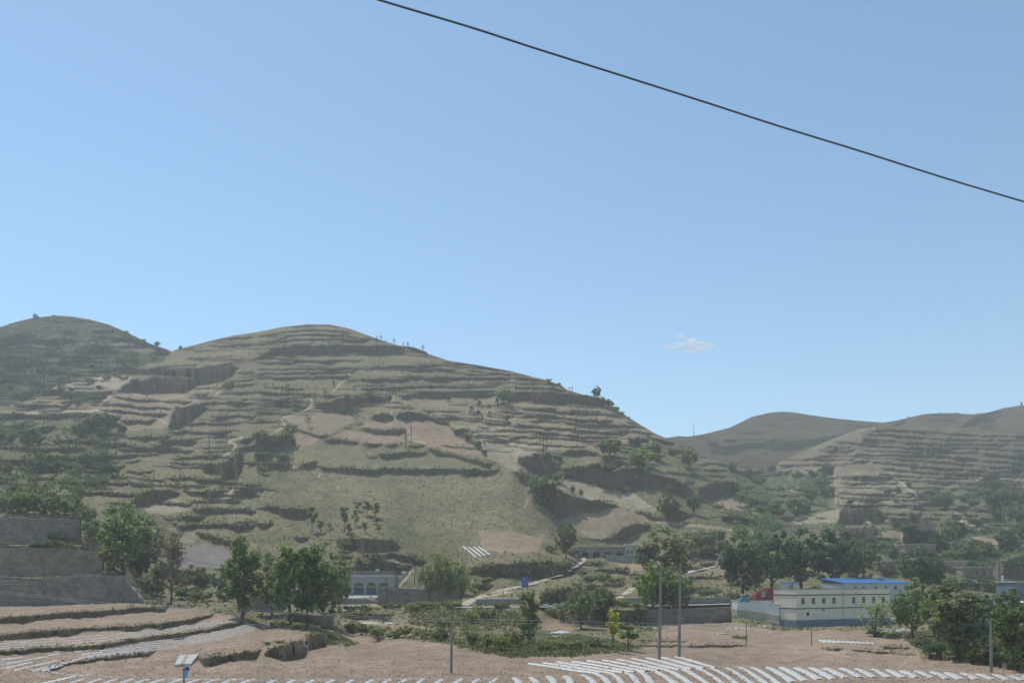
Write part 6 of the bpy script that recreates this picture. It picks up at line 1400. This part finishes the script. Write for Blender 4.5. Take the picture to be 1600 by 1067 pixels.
for i in range(11):                 # close set plot by the poles
    x0, y0 = 826 + i * 23.2, 1036.2 - i * 1.08; dx, dy = 112 - i * 5.2, 16 + i * .15
    film([(x0, y0), (x0 + dx * .3, y0 + dy * .28), (x0 + dx * .7, y0 + dy * .72), (x0 + dx, y0 + dy)], .78, "close set white plastic strip in the plot below the two tall poles", "white plastic strips in the plot by the poles", .14)
# left terraces: long curving strips
def between(A, B, f, x0, x1, n=26):
    xs = np.linspace(x0, x1, n); return [(float(x), float(np.interp(x, *zip(*A)) * (1 - f) + np.interp(x, *zip(*B)) * f)) for x in xs]
T3a = R5([(-400,895),(0,853),(200,830),(400,815),(600,803),(800,788),(1000,758),(1092,738),(1180,725)]); T3b = R5([(-400,945),(0,903),(200,883),(400,873),(550,858),(700,833),(900,808),(1050,788),(1150,763),(1240,748)])
T4a = R5([(-400,990),(0,935),(200,912),(400,900),(550,884),(700,858),(900,834),(1050,815),(1150,790),(1260,765)]); T4b = R5([(-400,1060),(100,1010),(320,963),(450,943),(600,923),(790,903),(1000,868),(1150,840),(1300,800)])
for f in (.3, .55, .8): film(between(T3a, T3b, f, -60, 362), .34, "long thin white strip curving along the upper striped terrace", "white strips on the upper striped terrace", .08)
for f in (.1, .3, .5, .7, .9): film(between(T4a, T4b, f, 170 - f * 60, 398), .32, "long thin white strip curving along the lower striped terrace", "white strips on the lower striped terrace", .08)
film([(72, 1048), (80, 1044), (98, 1038), (128, 1028), (160, 1023), (200, 1018), (242, 1015)], .4, "broad pale strip curving round the tip of the lower terrace", None, .12)
for a_ in [((0,948),(110,934)),((0,975),(230,932)),((0,997),(170,958)),((65,1003),(290,952)),((155,1007),(330,962)),((210,1007),(270,985)),((270,908),(300,905)),((330,912),(420,902)),((500,905),(560,895)),((240,925),(300,918)),((420,920),(520,908)),((-200,1000),(-20,965)),((-200,960),(-20,930))]:
    film(R5(a_), .45, "short white strip on the flat field at the lower left", "short white strips at the lower left", .08)
film(R5([(230,1006),(330,1022),(450,1029),(700,1041),(1000,1048),(1305,1052)]) + R6([(300,1052),(700,1046),(1000,1043),(1250,1042)]), .16, "thin pale line edging the ploughed field near the bottom", None, .06)
film(R5([(200,1072),(290,1052),(385,1030)]), .6, "broad pale strip running to the lower left corner of the ploughed field", None, .08)
for x in (390, 480, 560, 640, 720, 800, 895, 985, 1075, 1165, 1260):
    film(R5([(x + 35, 1046), (x, 1056), (x - 70, 1082)]), .42, "short slanting white strip below the thin pale line at the bottom left", "slanting white strips along the bottom left", .08)
for x in (70, 170, 270, 370, 470, 570, 660, 740, 830, 925, 1020, 1110, 1200):
    film(R6([(x + 25, 1052 - x * .006), (x - 2, 1062), (x - 30, 1084)]), .5, "slanting white strip below the thin pale line at the bottom centre", "slanting white strips along the bottom centre", .08)
for i in range(4):                  # little plot up on the slope
    f = i / 3; a_ = (1057 + f * 80, 368 + f * 3); e = (1125 + f * 70, 424 - f * 12)
    film(R6([a_, e]), .9, "white strip of the tiny striped plot below the pinkish terrace", "white strips of the tiny slope plot", .1)
for i in range(6): film(R6([(545 + i * 26, 757), (572 + i * 26, 763), (540 + i * 26, 768)][:2]), 1.0, "white strip of the tiny plot below the stone bank", "white strips below the stone bank", .1)
for i in range(12): film(R8([(262 + i * 24, 846 + i * 1.2), (300 + i * 22, 860 + i * .8)]), .5, "short white strip in the small plot before the cream building", "white strips before the cream building", .1)
# plastic tunnel and stony heaps
def heap(name, u, v, wpx, hpx, mat, label, cat, seed, dep=1.2):
    r = random.Random(seed); m_ = px(D_at(u, v)); o_ = empty(name, W_at(u, v)); tag(o_, label, cat)
    n_ = 9; vs = []; fs = []
    for j in range(5):
        for k in range(n_):
            x = (k / (n_ - 1) - .5) * wpx * m_; e = max(0.0, 1 - abs(k / (n_ - 1) - .5) * 2) ** .6; y = (j / 4 - .5) * dep * (.5 + e)
            vs.append((x + r.uniform(-.15, .15), y, -.15 + e * hpx * m_ * math.sin(math.pi * j / 4) * r.uniform(.7, 1.15)))
    for j in range(4):
        for k in range(n_ - 1): fs.append((j*n_+k, j*n_+k+1, (j+1)*n_+k+1, (j+1)*n_+k))
    MB().add(vs, fs).build("mound", M[mat], o_)
    for i in range(int(wpx * .5)):
        sx = r.uniform(.08, .28); x, y = r.uniform(-.55, .55) * wpx * m_, r.uniform(-.7, .7) * dep
        ico = [Vector((r.uniform(.6, 1.1) * a, r.uniform(.6, 1.1) * b_, r.uniform(.5, .9) * c)) * sx + Vector((x, y, .05)) for a, b_, c in ((1,0,0),(-1,0,0),(0,1,0),(0,-1,0),(0,0,1),(0,0,-1))]
        if mat == 'stone': MB().add(ico, [(0,2,4),(2,1,4),(1,3,4),(3,0,4),(2,0,5),(1,2,5),(3,1,5),(0,3,5)]).build("stone", M['stone'], o_)
    return o_
heap("plastic_tunnel", 878, 988, 46, 5, 'film', "low white plastic tunnel lying on the stony ground left of the yellow sapling", "tunnel", 1, 2.4)
heap("plastic_tunnel", 872, 993, 60, 2, 'film', "flat white plastic sheet in front of the low plastic tunnel", "sheet", 8, 2.0)
for i, (u, v, wd, h, lab) in enumerate([(983, 985, 42, 3, "white stony heap right behind the yellow sapling"), (1020, 981, 40, 3, "pale stony heap left of the two tall poles"), (1112, 988, 50, 2.5, "flat white stony patch right of the two tall poles"), (1055, 979, 26, 2, "small pale stony patch below the road wall"), (1205, 988, 30, 2.5, "small white stony patch before the plastered yard wall"), (1150, 981, 44, 3, "weedy stone heap at the foot of the plastered yard wall"), (1412, 986, 36, 8, "bright rubble heap right of the cream building"), (1400, 972, 22, 9, "upper rubble heap against the right wall of the cream building"), (1475, 1002, 20, 3, "pale rubble streak under the dense trees at the right"), (527, 1009, 24, 2, "pale stones at the foot of the grassy brick stub bank"), (1192, 978, 34, 3, "dusty stone heap along the plinth of the yard wall"), (1450, 910, 14, 6, "tan earth heap under the old mud houses"), (1555, 938, 16, 6, "pale rubble beside the grey house at the right"), (1490, 917, 16, 3, "pale stones in the scrub below the old houses")]):
    heap("rubble_heap", u, v, wd, h, 'stone', lab, "rubble", 20 + i, 1.6)
for u, v, d, wd, h, lab in [(1402, 872, 268, 16, 8, "tiny tan hut at the top of the steps on the right slope"), (1420, 992, 150, 8, 15, "slim white box standing under the olive tree by the rubble")]:
    pass

# ------------------------------------------------------------------ the one small cloud
cm_ = bpy.data.materials.new("cloud_vapour"); cm_.use_nodes = True; cn = cm_.node_tree; cn.nodes.remove(cn.nodes["Principled BSDF"])
tc = cn.nodes.new("ShaderNodeTexCoord"); nz = cn.nodes.new("ShaderNodeTexNoise"); nz.inputs["Scale"].default_value = .03; nz.inputs["Detail"].default_value = 5; cn.links.new(tc.outputs["Object"], nz.inputs["Vector"])
vp = cn.nodes.new("ShaderNodeVolumePrincipled"); vp.inputs["Color"].default_value = (1, 1, 1, 1); vp.inputs["Anisotropy"].default_value = .2
mrn = cn.nodes.new("ShaderNodeMapRange"); mrn.inputs[1].default_value = .42; mrn.inputs[2].default_value = .7; mrn.inputs[3].default_value = 0; mrn.inputs[4].default_value = .1; cn.links.new(nz.outputs["Fac"], mrn.inputs[0]); cn.links.new(mrn.outputs[0], vp.inputs["Density"])
cn.links.new(vp.outputs[0], cn.nodes["Material Output"].inputs["Volume"])
bmc = bmesh.new(); dC = 2600.0
for u, v, rx, rz in [(1052, 541.5, 12, 3.5), (1066, 541, 12, 4.5), (1078, 538, 10, 9), (1084, 536, 9, 8.5), (1092, 539.5, 11, 6), (1104, 542, 12, 4), (1112, 544, 8, 2.5), (1070, 528, 6, 3), (1063, 525, 6, 1.8), (1040, 542, 9, 1.8), (1086, 543, 22, 4.5)]:
    m_ = dC / F; mt = Matrix.Translation(((u - CU) / F * dC, dC, CAMZ + (CV - v) / F * dC)) @ Matrix.Diagonal((rx * m_, rx * m_ * 1.2, rz * m_, 1))
    bmesh.ops.create_icosphere(bmc, subdivisions=2, radius=1.0, matrix=mt)
me = bpy.data.meshes.new("cloud"); bmc.to_mesh(me); bmc.free(); o = obj("cloud", me, cm_); tag(o, "single small white wisp of cloud above the right hills", "cloud", kind='stuff')
# ------------------------------------------------------------------ air between here and the hills
hb = MB().box(-1500, 1500, -30, 1290, -3.0, 245)
hz = hb.build("haze", None)
mh = bpy.data.materials.new("valley_haze"); mh.use_nodes = True
hn = mh.node_tree; hn.nodes.remove(hn.nodes["Principled BSDF"])
pv = hn.nodes.new("ShaderNodeVolumePrincipled"); pv.inputs["Color"].default_value = (0.95, 0.96, 1.0, 1); pv.inputs["Density"].default_value = 0.0004
hn.links.new(pv.outputs[0], hn.nodes["Material Output"].inputs["Volume"])
hz.data.materials.append(mh)
tag(hz, "thin pale haze lying over the whole valley", "haze", kind='stuff')
